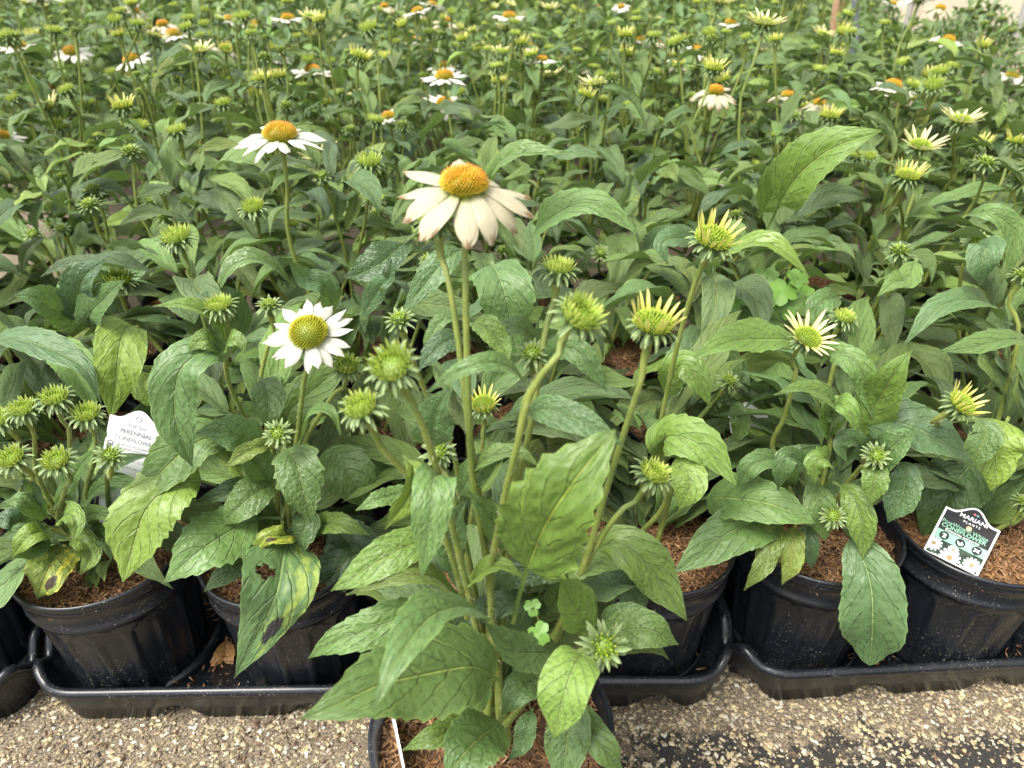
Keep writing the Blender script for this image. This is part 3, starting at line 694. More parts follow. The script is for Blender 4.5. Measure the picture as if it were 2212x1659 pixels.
do_head(865, 697, 80, 'star', 5, -8, [(880, 745), (920, 850), (985, 1000)], f3, Y=.47, near=True)
do_head(1045, 880, 60, 'cup', 12, 0, [(1043, 925), (1040, 980)], f3, Y=.52, near=True)
# low young plant, front left
for a in ((120, 866, 72, 'bud', 6, 6, [(150, 930), (150, 1010), (140, 1100)]), (52, 890, 66, 'bud', 6, 4, [(75, 960), (90, 1050)]), (8, 912, 70, 'bud', 8, -8, [(30, 965), (70, 1060)]),
          (190, 900, 72, 'bud', 8, 6, [(205, 990), (190, 1090)]), (32, 995, 70, 'bud', 18, -6, [(45, 1050), (80, 1130)]), (126, 1000, 74, 'bud', 18, 4, [(140, 1060), (135, 1140)]), (238, 990, 30, 'star', 10, 20, [(230, 1030)])):
    do_head(*a[:6], a[6], f1, Y=.50 if a[1] < 950 else .465, near=True, sc=.82)
# front row second pot
do_head(668, 722, 176, 'white', 28, 2, [(662, 800), (650, 880), (640, 960), (620, 1080)], f2, Y=.475, near=True, sc=.84, var=1)
do_head(477, 668, 66, 'bud', 4, -4, [(490, 740), (492, 820), (540, 930), (580, 1060)], f2, Y=.50, near=True)
do_head(748, 795, 66, 'bud', 20, 14, [(715, 860), (650, 980)], f2, Y=.49, near=True)
do_head(603, 937, 74, 'star', 50, 4, [(610, 985), (600, 1060)], f2, Y=.455, near=True)
do_head(583, 665, 55, 'star', 5, 4, [(580, 740), (560, 860), (590, 980)], f2, Y=.56)
# right of centre
do_head(1536, 528, 98, 'cup', 14, 8, [(1505, 600), (1470, 720), (1445, 830), (1425, 950), (1440, 1080)], f4, Y=.50, near=True, sc=.98, var=2)
do_head(1572, 828, 48, 'star', 10, 22, [(1530, 880), (1480, 960)], f4, Y=.55, near=True)
do_head(1740, 735, 110, 'open', 22, 8, [(1720, 800), (1695, 900), (1672, 985)], f5, Y=.53, near=True, sc=.80, var=0)
do_head(2068, 878, 88, 'cup', 22, 24, [(2030, 912), (1960, 955), (1860, 1010)], f5, Y=.48, near=True, sc=.80, var=1)
do_head(1820, 692, 64, 'bud', 8, 8, [(1810, 750), (1790, 850), (1790, 980)], f5, Y=.60)
do_head(1890, 985, 62, 'star', 45, 0, [(1888, 1030), (1850, 1080)], f5, Y=.48, near=True)
do_head(1797, 1115, 40, 'star', 40, 0, [], f5, Y=.47)
do_head(2208, 600, 60, 'star', 0, 6, [(2195, 760)], f6, Y=.60)
do_head(2212, 1090, 40, 'star', 0, 6, [(2200, 1120)], f6, Y=.52)
FIELD = [(385, 522, 92, 'bud2', 4, -8, [(405, 590), (430, 650)]), (550, 455, 76, 'bud', 12, -6, [(560, 540), (620, 650)]), (197, 448, 64, 'star', 2, -8, [(215, 510), (265, 590)]),
 (283, 333, 62, 'star', 0, -3, [(290, 400), (310, 480)]), (195, 350, 55, 'star', 0, -10, [(215, 390), (290, 450)]), (385, 290, 66, 'bud', 0, -8, [(400, 350), (440, 460), (490, 570)]),
 (268, 237, 70, 'cup', 0, -3, [(268, 290)]), (307, 203, 44, 'star', 0, 0, [(308, 300)]), (606, 296, 205, 'flat', 6, 2, [(620, 400), (645, 580)]), (686, 342, 92, 'open', 10, 4, [(688, 450)]), (722, 370, 42, 'cup', 20, 10, []),
 (797, 358, 80, 'bud2', 4, 6, [(795, 440), (770, 560), (735, 650)]), (808, 438, 62, 'bud', 4, 8, [(790, 490), (750, 600)]), (770, 215, 64, 'open', 0, 2, [(765, 290)]), (758, 285, 46, 'star', 0, 2, [(755, 340), (745, 400)]),
 (605, 170, 52, 'cup', 0, -2, []), (714, 178, 40, 'cup', 0, 2, []), (618, 233, 46, 'star', 0, 2, []), (1270, 228, 42, 'cup', 0, -4, [(1268, 320), (1262, 400)]), (1297, 222, 50, 'bud', 0, 3, [(1308, 320), (1318, 420)]),
 (1466, 238, 40, 'star', 0, 3, [(1455, 320)]), (1425, 268, 44, 'star', 0, 6, [(1405, 350), (1382, 490)]), (1650, 58, 94, 'open', 4, 4, [(1630, 130), (1597, 250)]), (1553, 10, 86, 'open', 2, 8, [(1515, 100), (1482, 220)]),
 (1540, 155, 68, 'cup', 2, 6, [(1520, 220), (1495, 290)]), (1505, 112, 80, 'flat', 10, 4, []), (1462, 145, 64, 'droop', 0, 0, []), (1577, 52, 70, 'flat', 0, 0, []), (1522, 52, 50, 'flat', 0, 0, []), (1705, 74, 56, 'flat', 0, 0, []),
 (1928, 188, 105, 'flat', 8, 0, [(1915, 260), (1900, 330)]), (2047, 88, 78, 'flat', 8, 4, []), (2038, 142, 66, 'flat', 4, 0, []), (2088, 143, 66, 'flat', 8, 4, []), (2186, 165, 80, 'flat', 8, 6, []), (2015, 162, 60, 'open', 0, 0, []),
 (2072, 268, 100, 'open', 2, 4, [(2060, 330), (2035, 420)]), (1985, 322, 100, 'open', 14, 4, [(1985, 380)]), (1957, 388, 84, 'cup', 4, 4, [(1947, 450), (1942, 540)]), (2115, 316, 62, 'cup', 0, 4, [(2105, 400)]), (2192, 312, 64, 'cup', 0, 6, [(2170, 380), (2120, 480)]),
 (2126, 357, 66, 'star', 6, 4, [(2115, 420)]), (2103, 458, 58, 'bud', 10, 4, [(2085, 530), (2058, 600)]), (1848, 343, 56, 'bud', 0, 6, [(1832, 420), (1778, 540)]), (1632, 362, 52, 'bud', 4, 26, [(1590, 415), (1520, 470), (1480, 510)]),
 (1533, 388, 92, 'white', 45, 0, []), (1297, 550, 52, 'star', 30, 0, [(1300, 590)]), (963, 48, 62, 'droop', 0, 0, []), (929, 75, 42, 'bud', 0, -4, [(940, 160), (955, 260), (956, 330)]), (897, 88, 64, 'flat', 0, -6, []), (925, 108, 62, 'flat', 6, 0, []),
 (957, 144, 76, 'flat', 0, 0, []), (960, 168, 112, 'flat', 4, 0, []), (432, 115, 74, 'open', 4, 0, [(432, 170)]), (352, 55, 66, 'droop', 6, -6, []), (378, 76, 92, 'flat', 4, 0, [(390, 150)]), (408, 45, 42, 'bud', 0, 0, [(410, 120), (418, 200)]),
 (262, 30, 46, 'bud', 0, -6, [(290, 90), (330, 220), (345, 280)]), (298, 57, 46, 'bud', 0, 6, [(285, 100), (248, 190), (240, 250)]), (155, 114, 92, 'flat', 14, 4, []), (42, 103, 88, 'flat', 4, -4, []), (73, 76, 36, 'cup', 0, 0, []), (5, 300, 110, 'flat', 6, 0, []),
 (88, -5, 96, 'flat', -8, 0, [(105, 60), (125, 170), (150, 300)]), (-15, -40, 90, 'open', 0, -10, [(25, 60), (95, 200), (150, 330)]), (545, 55, 66, 'flat', 2, 0, []), (622, 42, 78, 'flat', 0, 0, []), (620, 8, 38, 'cup', 0, 0, [(640, 60), (660, 130)]),
 (515, 42, 40, 'bud', 0, 0, [(520, 110)]), (655, 108, 34, 'cup', 0, 0, []), (1100, 38, 80, 'flat', 0, 0, []), (1093, 66, 54, 'open', 0, 0, []), (1187, 22, 48, 'open', 0, 0, []), (1076, 117, 62, 'open', 0, 0, [(1090, 200)]), (1186, 108, 36, 'bud', 0, 0, []),
 (1340, 182, 48, 'flat', 20, 0, []), (1385, 88, 62, 'flat', 0, 0, []), (1350, 82, 54, 'cup', 0, 0, []), (870, 275, 46, 'star', 0, 0, []), (1050, 335, 38, 'cup', 4, 0, []), (1217, 357, 42, 'star', 0, 0, []), (735, 435, 42, 'star', 0, 0, []), (590, 418, 42, 'star', 0, 0, []),
 (1015, 372, 80, 'flat', 0, 0, []), (60, 430, 40, 'star', 0, 0, []), (120, 388, 34, 'star', 0, 0, []), (1985, 0, 90, 'flat', -10, -6, [(1960, 60), (1930, 150)]), (2030, 20, 60, 'droop', 0, 12, [(2010, 90)]), (1910, 55, 40, 'bud', 0, 0, []), (1812, 150, 38, 'star', 0, 0, []),
 (1975, 480, 34, 'star', 20, 0, []), (1990, 585, 44, 'star', 20, 0, []), (1775, 215, 58, 'open', 0, 0, []), (1720, 218, 44, 'cup', 0, 0, []), (1690, 290, 44, 'bud2', 10, 10, []), (2150, 460, 40, 'star', 0, 0, []), (1860, 380, 36, 'star', 0, 0, []),
 (1140, 770, 20, 'star', 0, 0, [])][:-1]
for a in FIELD: do_head(*a)

# ------------------------------------------------------------------ hand placed leaves
HL = hand_leaf; h = H['root']; F = [None] + [p['root'] for p in F0[1:]]
# the front plant
HL(h, [(1075, 1470, .30), (1010, 1440, .285), (850, 1470, .255), (735, 1520, .235), (650, 1552, .225)], 195, 'l', fold=.18, teeth=.07, quilt=.03, pet=.06, a=.5, b=.62, up=.3, label='huge pale toothed leaf reaching out to the left')
HL(h, [(1060, 1335, .31), (1000, 1318, .285), (925, 1330, .255), (862, 1410, .225), (813, 1530, .205)], 125, 's', fold=.35, teeth=.05, quilt=.04, up=.55, pet=.05, b=.8, roll=-12)
HL(h, [(985, 1330, .335), (890, 1330, .325), (790, 1362, .31), (720, 1388, .305), (670, 1420, .305)], 92, 'g', fold=.2, wav=.12, teeth=.06, roll=10)
HL(h, [(1230, 1410, .32), (1165, 1412, .30), (1110, 1400, .285), (1045, 1345, .28)], 92, '', fold=.2, a=.6, b=.7, up=.3)
HL(h, [(1262, 1405, .29), (1240, 1440, .272), (1215, 1510, .255), (1197, 1590, .25)], 122, 's', fold=.12, teeth=.0, quilt=.03, a=.55, b=.75, pet=.04, up=.2, roll=-8)
HL(h, [(1275, 1390, .30), (1262, 1350, .305), (1240, 1305, .30), (1205, 1245, .29)], 96, 'l', fold=.15, teeth=.02, a=.6, b=.75, pet=.08)
HL(h, [(1290, 1380, .33), (1340, 1362, .325), (1400, 1360, .32), (1468, 1392, .32)], 84, '', fold=.15, teeth=.02, a=.5, b=.7)
HL(h, [(1285, 1350, .35), (1330, 1330, .345), (1385, 1340, .34), (1440, 1385, .335)], 60, 'g', fold=.3)
HL(h, [(1200, 1520, .30), (1225, 1565, .275), (1222, 1620, .265), (1212, 1700, .255)], 98, '', fold=.15, a=.55, b=.7, teeth=.03)
HL(h, [(1215, 1510, .31), (1262, 1560, .285), (1300, 1610, .27), (1350, 1675, .262)], 72, 'b', fold=.2, teeth=.03)
HL(h, [(1090, 1550, .30), (1040, 1590, .275), (1000, 1630, .258), (960, 1690, .245)], 132, 's', fold=.15, teeth=.07, quilt=.05, a=.55, b=.6, pet=.1)
HL(h, [(1050, 1570, .30), (985, 1575, .285), (930, 1595, .275), (870, 1620, .272)], 66, '', fold=.2, pet=.05)
HL(h, [(1150, 1530, .30), (1138, 1570, .285), (1128, 1605, .28), (1100, 1642, .275)], 48, 'g', fold=.2, wav=.12)
HL(h, [(1170, 1455, .33), (1140, 1475, .31), (1110, 1505, .30), (1082, 1545, .295)], 78, 'b', fold=.25, teeth=.06)
HL(h, [(1000, 1560, .31), (1040, 1500, .30), (1015, 1480, .30), (960, 1420, .31)], 40, 's', fold=.2)
HL(h, [(960, 1030, .33), (937, 1035, .305), (930, 1110, .285), (912, 1245, .275)], 96, 'g', fold=.15, pet=.03, a=.5, b=.75, teeth=.02, quilt=.02)
HL(h, [(870, 985, .33), (893, 1010, .315), (880, 1070, .305), (832, 1145, .30)], 58, 'l', fold=.5, roll=40)
HL(h, [(1105, 1355, .315), (1138, 1235, .30), (1172, 1140, .285), (1235, 1045, .285), (1330, 930, .30)], 200, (1.25, 1.22, .62), fold=.22, wav=.09, teeth=.12, quilt=.12, pet=.40, a=.36, b=.7, rnd_tip=True, up=.25, label='broad glossy puckered leaf in front of the stems')
HL(h, [(1120, 1350, .315), (1140, 1240, .30), (1165, 1180, .285), (1120, 1170, .28)], 60, 's', fold=.2, pet=.3) if False else None
HL(h, [(1130, 905, .36), (1175, 885, .35), (1250, 905, .335), (1345, 962, .325)], 72, 'g', fold=.2, teeth=.01, roll=-10)
HL(h, [(1140, 832, .36), (1110, 795, .35), (1050, 785, .34), (985, 805, .335), (918, 848, .33)], 52, 'g', fold=.3, up=.6, roll=8)
HL(h, [(1010, 700, .40), (1050, 705, .39), (1085, 745, .385), (1100, 785, .38)], 58, 'g', fold=.25)
HL(h, [(1165, 745, .42), (1130, 710, .41), (1095, 710, .405), (1060, 745, .40)], 46, 'b', fold=.3)
HL(h, [(1010, 730, .41), (970, 735, .40), (935, 760, .39), (905, 800, .385)], 58, 'b', fold=.25)
HL(h, [(1005, 690, .42), (960, 690, .415), (935, 715, .41), (917, 760, .41)], 36, 's', fold=.4, up=.6)
HL(h, [(935, 975, .37), (935, 925, .36), (945, 880, .355), (975, 835, .355)], 92, 'g', fold=.15, a=.5, b=.6)
HL(h, [(1165, 800, .40), (1205, 755, .39), (1255, 765, .38), (1312, 845, .37)], 58, 'b', fold=.3, roll=-15)
HL(h, [(900, 1060, .40), (860, 1065, .39), (815, 1080, .38), (768, 1102, .375)], 44, 'g', fold=.25, teeth=.08)
HL(h, [(960, 1170, .36), (895, 1175, .345), (810, 1215, .33), (718, 1276, .325)], 92, 'l', fold=.2, teeth=.03)
HL(h, [(1020, 1310, .36), (960, 1260, .34), (880, 1245, .325), (745, 1282, .315)], 56, 'o', fold=.35, up=.7, teeth=.06)
HL(h, [(1000, 1295, .34), (1025, 1245, .33), (1080, 1222, .325), (1138, 1252, .32)], 56, 'l', fold=.45, up=.7, teeth=.08)
HL(h, [(1150, 1290, .36), (1100, 1300, .34), (1040, 1320, .34), (985, 1350, .345)], 60, 'd')
HL(h, [(1260, 1245, .39), (1300, 1235, .38), (1360, 1275, .37), (1402, 1355, .365)], 66, 'g', wav=.15, fold=.3)
HL(h, [(1262, 1200, .39), (1330, 1175, .38), (1400, 1220, .37), (1480, 1338, .36)], 102, '', fold=.2, teeth=.02, a=.55, b=.8)
HL(h, [(1060, 1180, .37), (1110, 1160, .36), (1170, 1160, .36), (1250, 1200, .355)], 70, 'b')
HL(h, [(985, 1080, .38), (1010, 1040, .375), (1060, 990, .37), (1100, 960, .37)], 70, 'g', fold=.2)
HL(h, [(1010, 1030, .37), (1060, 985, .36), (1120, 975, .355), (1165, 1010, .35)], 48, 'b', fold=.35, up=.6)
HL(h, [(1100, 1190, .36), (1060, 1120, .355), (1035, 1090, .35), (1010, 1060, .35)], 60, 'g')
HL(h, [(1240, 1240, .36), (1190, 1230, .35), (1110, 1240, .35), (1060, 1290, .35)], 70, 'd')
HL(h, [(1010, 1240, .35), (975, 1190, .345), (985, 1120, .345), (1010, 1080, .345)], 70, 'b')
HL(h, [(1180, 1330, .36), (1215, 1280, .35), (1260, 1290, .345), (1290, 1345, .345)], 64, 'd')
HL(h, [(1165, 1280, .37), (1230, 1225, .36), (1290, 1215, .36), (1345, 1230, .36)], 76, 'b')
# second pot of the front row
g2 = f2['root']
HL(g2, [(497, 770, .50), (450, 758, .485), (385, 800, .465), (378, 900, .455), (415, 1008, .45)], 110, 'g', fold=.25, teeth=.04, up=.35, pet=.03, roll=-10, a=.5, b=.75)
HL(g2, [(520, 960, .52), (440, 950, .50), (355, 1010, .48), (290, 1090, .47)], 110, 'l', fold=.25, teeth=.05)
HL(g2, [(470, 1045, .50), (400, 1040, .485), (310, 1105, .455), (268, 1255, .43)], 150, 'l', fold=.22, teeth=.07, quilt=.045, a=.5, b=.75, pet=.12, roll=-12, label='large toothed leaf bending over the left pot rim')
HL(g2, [(610, 1120, .50), (540, 1125, .485), (450, 1175, .45), (355, 1258, .425)], 125, 'g', fold=.2, teeth=.09, quilt=.04, a=.55, b=.62, pet=.2)
HL(g2, [(565, 1200, .50), (520, 1215, .47), (480, 1245, .455), (442, 1278, .45)], 58, '', fold=.2, pet=.03)
HL(g2, [(640, 1130, .52), (615, 1190, .47), (592, 1300, .42), (508, 1460, .405)], 165, 'g', fold=.12, teeth=.02, quilt=.03, a=.42, pet=.16, b=1.15, mat=M_leafd, hole=(.40, .70, .035, .10), up=.1, roll=10, label='long drooping leaf with a black blotch, yellow patches and a hole')
HL(g2, [(632, 1150, .50), (612, 1158, .475), (575, 1160, .465), (548, 1195, .46)], 52, 'y', fold=.5, wav=.25, mat=M_leafd, label='small curled yellow leaf with black edges')
HL(g2, [(655, 1145, .52), (700, 1130, .50), (745, 1135, .485), (800, 1155, .48)], 58, '', fold=.2, teeth=.06)
HL(g2, [(545, 1000, .50), (520, 945, .48), (470, 930, .47), (422, 938, .465)], 92, 'g', fold=.2, teeth=.09, quilt=.06)
HL(g2, [(600, 960, .48), (560, 965, .465), (520, 985, .455), (483, 1010, .45)], 42, 'o', fold=.5, wav=.2)
HL(g2, [(615, 960, .48), (640, 1000, .455), (655, 1060, .44), (672, 1128, .435)], 96, '', fold=.15, teeth=.1, quilt=.04, a=.5, b=.65, up=.2)
HL(g2, [(680, 990, .52), (730, 1000, .50), (765, 1040, .49), (790, 1100, .485)], 110, 'd', fold=.15, teeth=.06)
HL(g2, [(630, 985, .50), (670, 900, .48), (715, 890, .465), (737, 940, .455)], 44, 'g', fold=.4, up=.6)
HL(g2, [(560, 815, .52), (575, 840, .505), (580, 880, .495), (575, 925, .49)], 72, 'd', fold=.25)
HL(g2, [(500, 760, .51), (470, 700, .50), (400, 655, .49), (330, 662, .485)], 48, 'l', fold=.4, up=.7)
HL(g2, [(480, 750, .50), (450, 735, .485), (425, 740, .48), (408, 760, .475)], 52, 'l', quilt=.14, fold=.1, b=.6)
HL(g2, [(480, 755, .50), (500, 735, .485), (520, 740, .48), (528, 765, .475)], 46, 'l', quilt=.14, fold=.1, b=.6)
HL(g2, [(485, 770, .495), (460, 775, .48), (430, 775, .475), (402, 790, .475)], 26, 's', fold=.4)
HL(g2, [(600, 1040, .51), (560, 1060, .49), (510, 1100, .475), (478, 1135, .47)], 82, '', fold=.2, teeth=.03)
HL(g2, [(560, 1120, .52), (520, 1060, .50), (470, 1070, .49), (420, 1085, .485)], 60, 'd')
HL(g2, [(590, 1080, .52), (560, 1000, .50), (520, 940, .50), (520, 880, .505)], 70, 'b')
HL(g2, [(640, 1100, .52), (660, 1130, .49), (640, 1170, .48), (605, 1230, .475)], 60, '', fold=.2)
HL(g2, [(700, 1120, .54), (760, 1180, .51), (730, 1230, .49), (672, 1290, .475)], 118, 'd', fold=.12, up=.2)
HL(g2, [(590, 1180, .52), (560, 1100, .50), (520, 1105, .49), (450, 1130, .485)], 66, 'b')
HL(g2, [(640, 990, .54), (620, 900, .53), (700, 820, .53), (790, 770, .54)], 90, 'd')
# low plant front left
g1 = f1['root']
HL(g1, [(140, 1180, .50), (120, 1200, .475), (100, 1240, .455), (78, 1295, .45)], 90, 'y', fold=.15, mat=M_leafd, quilt=.06, a=.5, b=.55, label='yellowing basal leaf with a dark spot')
for (pts, w, c) in (([(110, 1150, .48), (80, 1150, .46), (50, 1170, .45), (25, 1205, .445)], 50, 'l'), ([(130, 1130, .48), (150, 1110, .46), (165, 1130, .45), (158, 1172, .445)], 55, 'g'), ([(150, 1160, .49), (180, 1170, .475), (195, 1200, .47), (175, 1240, .465)], 50, ''),
                    ([(110, 1120, .49), (70, 1095, .475), (40, 1080, .47), (5, 1085, .47)], 46, 'g'), ([(120, 1100, .50), (150, 1040, .49), (190, 990, .49), (220, 960, .495)], 46, 'g'), ([(140, 1130, .50), (200, 1110, .48), (240, 1120, .47), (270, 1150, .465)], 42, ''),
                    ([(100, 1130, .50), (60, 1140, .48), (20, 1120, .47), (-20, 1130, .47)], 60, 'b'), ([(150, 1140, .51), (205, 1150, .49), (230, 1170, .48), (240, 1210, .475)], 48, 'b'), ([(160, 1100, .52), (220, 1050, .51), (280, 1040, .505), (310, 1060, .50)], 50, 'g'),
                    ([(200, 1050, .52), (240, 1010, .515), (280, 990, .51), (330, 985, .51)], 34, 'b'), ([(110, 1140, .50), (70, 1180, .47), (40, 1150, .46), (0, 1160, .46)], 60, 'd'), ([(80, 1110, .49), (70, 1060, .475), (50, 1040, .47), (35, 1060, .465)], 34, 'b')):
    HL(g1, pts, w, c, fold=.3, teeth=.01, wav=.1)
# right side
g4, g5, g6 = f4['root'], f5['root'], f6['root']
HL(g4, [(1430, 1000, .52), (1440, 945, .50), (1520, 965, .475), (1590, 1048, .455)], 98, 's', fold=.25, teeth=.06, quilt=.06, roll=-8)
HL(g4, [(1440, 1010, .48), (1480, 1015, .465), (1490, 1050, .455), (1466, 1102, .45)], 78, 's', fold=.25, teeth=.03)
HL(g5, [(1740, 745, .56), (1690, 735, .545), (1600, 730, .52), (1498, 775, .50)], 90, 's', fold=.3, teeth=.06, quilt=.05, up=.5)
HL(g4, [(1430, 870, .56), (1470, 790, .54), (1510, 820, .525), (1535, 880, .52)], 70, 'l', fold=.25)
HL(g5, [(1800, 960, .50), (1790, 870, .485), (1730, 835, .475), (1672, 852, .47)], 62, 'l', fold=.35, up=.6, quilt=.08)
HL(g5, [(1790, 960, .51), (1800, 880, .49), (1830, 880, .475), (1852, 935, .47)], 66, 's', fold=.4, up=.5)
HL(g5, [(1770, 790, .56), (1800, 760, .55), (1860, 800, .53), (1886, 905, .52)], 60, 'g', fold=.25)
HL(g5, [(1860, 960, .53), (1885, 890, .52), (1930, 810, .51), (1970, 755, .51)], 98, 'l', fold=.2, quilt=.06, teeth=.05)
HL(g6, [(1860, 925, .53), (1930, 910, .51), (2010, 935, .495), (2100, 1000, .485)], 112, 'b', fold=.25, up=.5, a=.45)
HL(g5, [(1890, 1000, .50), (1915, 975, .485), (1945, 950, .48), (1978, 922, .48)], 76, 'g', fold=.2)
HL(g6, [(2260, 760, .56), (2190, 735, .545), (2100, 745, .53), (2020, 765, .52)], 60, 'b', fold=.35, up=.6)
HL(rows[1][len(rows[1]) // 2 + 3]['root'], [(2190, 700, .66), (2120, 655, .63), (2030, 660, .61), (1952, 745, .59)], 72, 'g', fold=.25, up=.6)
HL(g6, [(2150, 950, .575), (2110, 990, .565), (2060, 1050, .558), (1990, 1165, .552)], 130, 'b', fold=.1, quilt=.05, a=.45, b=.5, up=.15, teeth=.02)
HL(g6, [(2180, 900, .54), (2150, 960, .52), (2150, 1020, .51), (2140, 1060, .505)], 100, 'l', fold=.15, a=.45, b=.5)
HL(g6, [(2100, 900, .53), (2130, 930, .515), (2120, 960, .51), (2095, 1010, .505)], 66, 'l', fold=.2)
HL(g4, [(1490, 1085, .54), (1560, 1072, .51), (1650, 1085, .485), (1762, 1130, .465)], 118, 's', fold=.2, teeth=.04, quilt=.05, pet=.22, a=.5, b=.7, up=.4)
HL(g4, [(1700, 1085, .53), (1640, 1120, .50), (1560, 1160, .475), (1455, 1238, .455)], 118, 'g', fold=.15, quilt=.06, teeth=.03, a=.5, b=.75, up=.2)
HL(g5, [(1800, 1110, .51), (1850, 1180, .475), (1880, 1260, .45), (1885, 1350, .435), (1878, 1440, .43)], 130, 'g', fold=.12, teeth=.03, quilt=.05, pet=.17, a=.5, b=.5, rnd_tip=True, up=.05, label='long pale leaf hanging down over the pot front')
HL(g5, [(1690, 1120, .51), (1665, 1170, .475), (1650, 1220, .46), (1608, 1275, .455)], 52, 'o', fold=.25, wav=.18)
HL(g5, [(1720, 1130, .50), (1712, 1170, .475), (1708, 1220, .462), (1690, 1262, .46)], 50, 'y', fold=.2, wav=.15, label='small yellowing leaf at the pot rim')
HL(g5, [(1770, 1030, .50), (1765, 1060, .485), (1775, 1110, .472), (1782, 1168, .47)], 66, '', fold=.2)
HL(g5, [(1745, 1130, .50), (1745, 1150, .485), (1750, 1190, .475), (1753, 1228, .475)], 42, 'b')
HL(g5, [(1800, 1040, .51), (1840, 1070, .49), (1862, 1130, .475), (1862, 1210, .465)], 62, 'g', fold=.3, roll=-20)
HL(g5, [(1935, 990, .51), (1955, 1020, .495), (1948, 1070, .485), (1918, 1128, .48)], 72, 'g', fold=.2, quilt=.06)
HL(g5, [(1890, 1000, .49), (1893, 1020, .475), (1888, 1050, .468), (1880, 1090, .465)], 56, 'l', fold=.2)
HL(g5, [(1870, 1000, .50), (1845, 950, .49), (1815, 960, .485), (1830, 1000, .48)], 50, 'b')
HL(g5, [(1700, 1000, .52), (1670, 990, .51), (1620, 1010, .50), (1590, 1060, .50)], 50, 'g', fold=.4)
HL(g5, [(1760, 1020, .49), (1710, 985, .475), (1690, 1010, .47), (1680, 1060, .47)], 52, 'b')
HL(g5, [(1800, 1010, .49), (1780, 990, .475), (1760, 1005, .47), (1762, 1045, .465)], 60, 'l', teeth=.12)
HL(g5, [(1700, 1080, .52), (1690, 1040, .51), (1720, 980, .505), (1770, 960, .51)], 60, 'd')
HL(g5, [(1570, 870, .58), (1590, 880, .57), (1600, 920, .56), (1584, 960, .56)], 42, 'l', fold=.2)
# leaves of rows further back that read clearly
rr1 = lambda x, y: min((p for p in plants if p['row'] > 0), key=lambda p: (p['x'] - x) ** 2 + (p['y'] - y) ** 2)['root']
def BL(pts, w, c='', **k):
    p = P(*pts[0]); HL(rr1(p.x, p.y + .04), pts, w, c, **k)
BL([(1650, 505, .70), (1705, 405, .66), (1790, 320, .63), (1905, 282, .61)], 118, 'l', pet=.3, fold=.3, up=.2, a=.5, b=.8, roll=15)
BL([(1640, 470, .74), (1690, 380, .70), (1740, 320, .68), (1800, 290, .67)], 80, 'l', fold=.3, up=.2)
BL([(1065, 440, .70), (1070, 370, .67), (1130, 330, .65), (1238, 326, .63)], 62, 'l', fold=.5, up=.4, roll=20)
BL([(1140, 530, .70), (1170, 480, .67), (1280, 440, .65), (1385, 505, .63)], 80, 'g', fold=.35, up=.5)
BL([(1540, 600, .68), (1580, 535, .65), (1660, 525, .63), (1750, 600, .61)], 62, 'l', fold=.35, up=.7)
BL([(1600, 470, .75), (1590, 490, .73), (1598, 520, .72), (1605, 560, .71)], 36, 'b')
BL([(1060, 560, .60), (1075, 590, .57), (1095, 650, .55), (1118, 770, .545)], 118, 'g', fold=.2, teeth=.04, a=.45, b=.75)
BL([(1010, 530, .62), (965, 560, .60), (920, 610, .585), (870, 675, .575)], 66, 'g', fold=.3)
BL([(170, 700, .62), (130, 670, .60), (80, 645, .585), (30, 638, .575)], 92, 'g', fold=.12, quilt=.10, a=.5, b=.6)
BL([(185, 700, .62), (170, 660, .61), (180, 600, .60), (225, 560, .60)], 90, 'b', quilt=.10, fold=.2, a=.5, b=.5)
BL([(200, 720, .61), (195, 680, .60), (225, 640, .59), (272, 605, .59)], 78, 'b', quilt=.06, fold=.2)
BL([(-40, 770, .62), (0, 735, .60), (100, 750, .58), (180, 790, .56), (218, 870, .55)], 72, 'g', fold=.3, up=.6)
BL([(300, 700, .63), (270, 712, .60), (252, 790, .57), (240, 905, .56)], 102, 'l', fold=.15, a=.45, b=.65, teeth=.01)
BL([(330, 800, .64), (310, 830, .62), (330, 860, .61), (360, 870, .61)], 60, 'l')
BL([(540, 720, .66), (500, 680, .64), (460, 650, .63), (420, 660, .62)], 110, 'b', fold=.1, quilt=.06)
BL([(880, 520, .68), (830, 560, .65), (780, 590, .64), (740, 600, .63)], 80, 'd')
BL([(1820, 640, .66), (1780, 650, .64), (1765, 680, .63), (1790, 720, .62)], 60, 'g')
BL([(1980, 560, .68), (1960, 600, .65), (1930, 610, .64), (1895, 640, .63)], 52, 'g')
BL([(2100, 560, .66), (2130, 530, .63), (2120, 570, .62), (2118, 620, .62)], 70, 'g', fold=.3)
BL([(2080, 470, .70), (2140, 460, .67), (2190, 500, .66), (2180, 600, .65)], 50, 's', fold=.4, up=.4)
BL([(1500, 520, .68), (1450, 515, .66), (1430, 530, .65), (1442, 572, .645)], 50, 'g', fold=.2)
BL([(720, 690, .62), (700, 620, .60), (660, 600, .59), (620, 560, .58)], 60, 'g', fold=.3)
BL([(780, 690, .60), (820, 620, .59), (840, 600, .58), (845, 560, .58)], 50, 'b', fold=.3)
BL([(640, 620, .68), (560, 560, .66), (500, 570, .65), (470, 640, .64)], 52, 'l', fold=.4, up=.7)

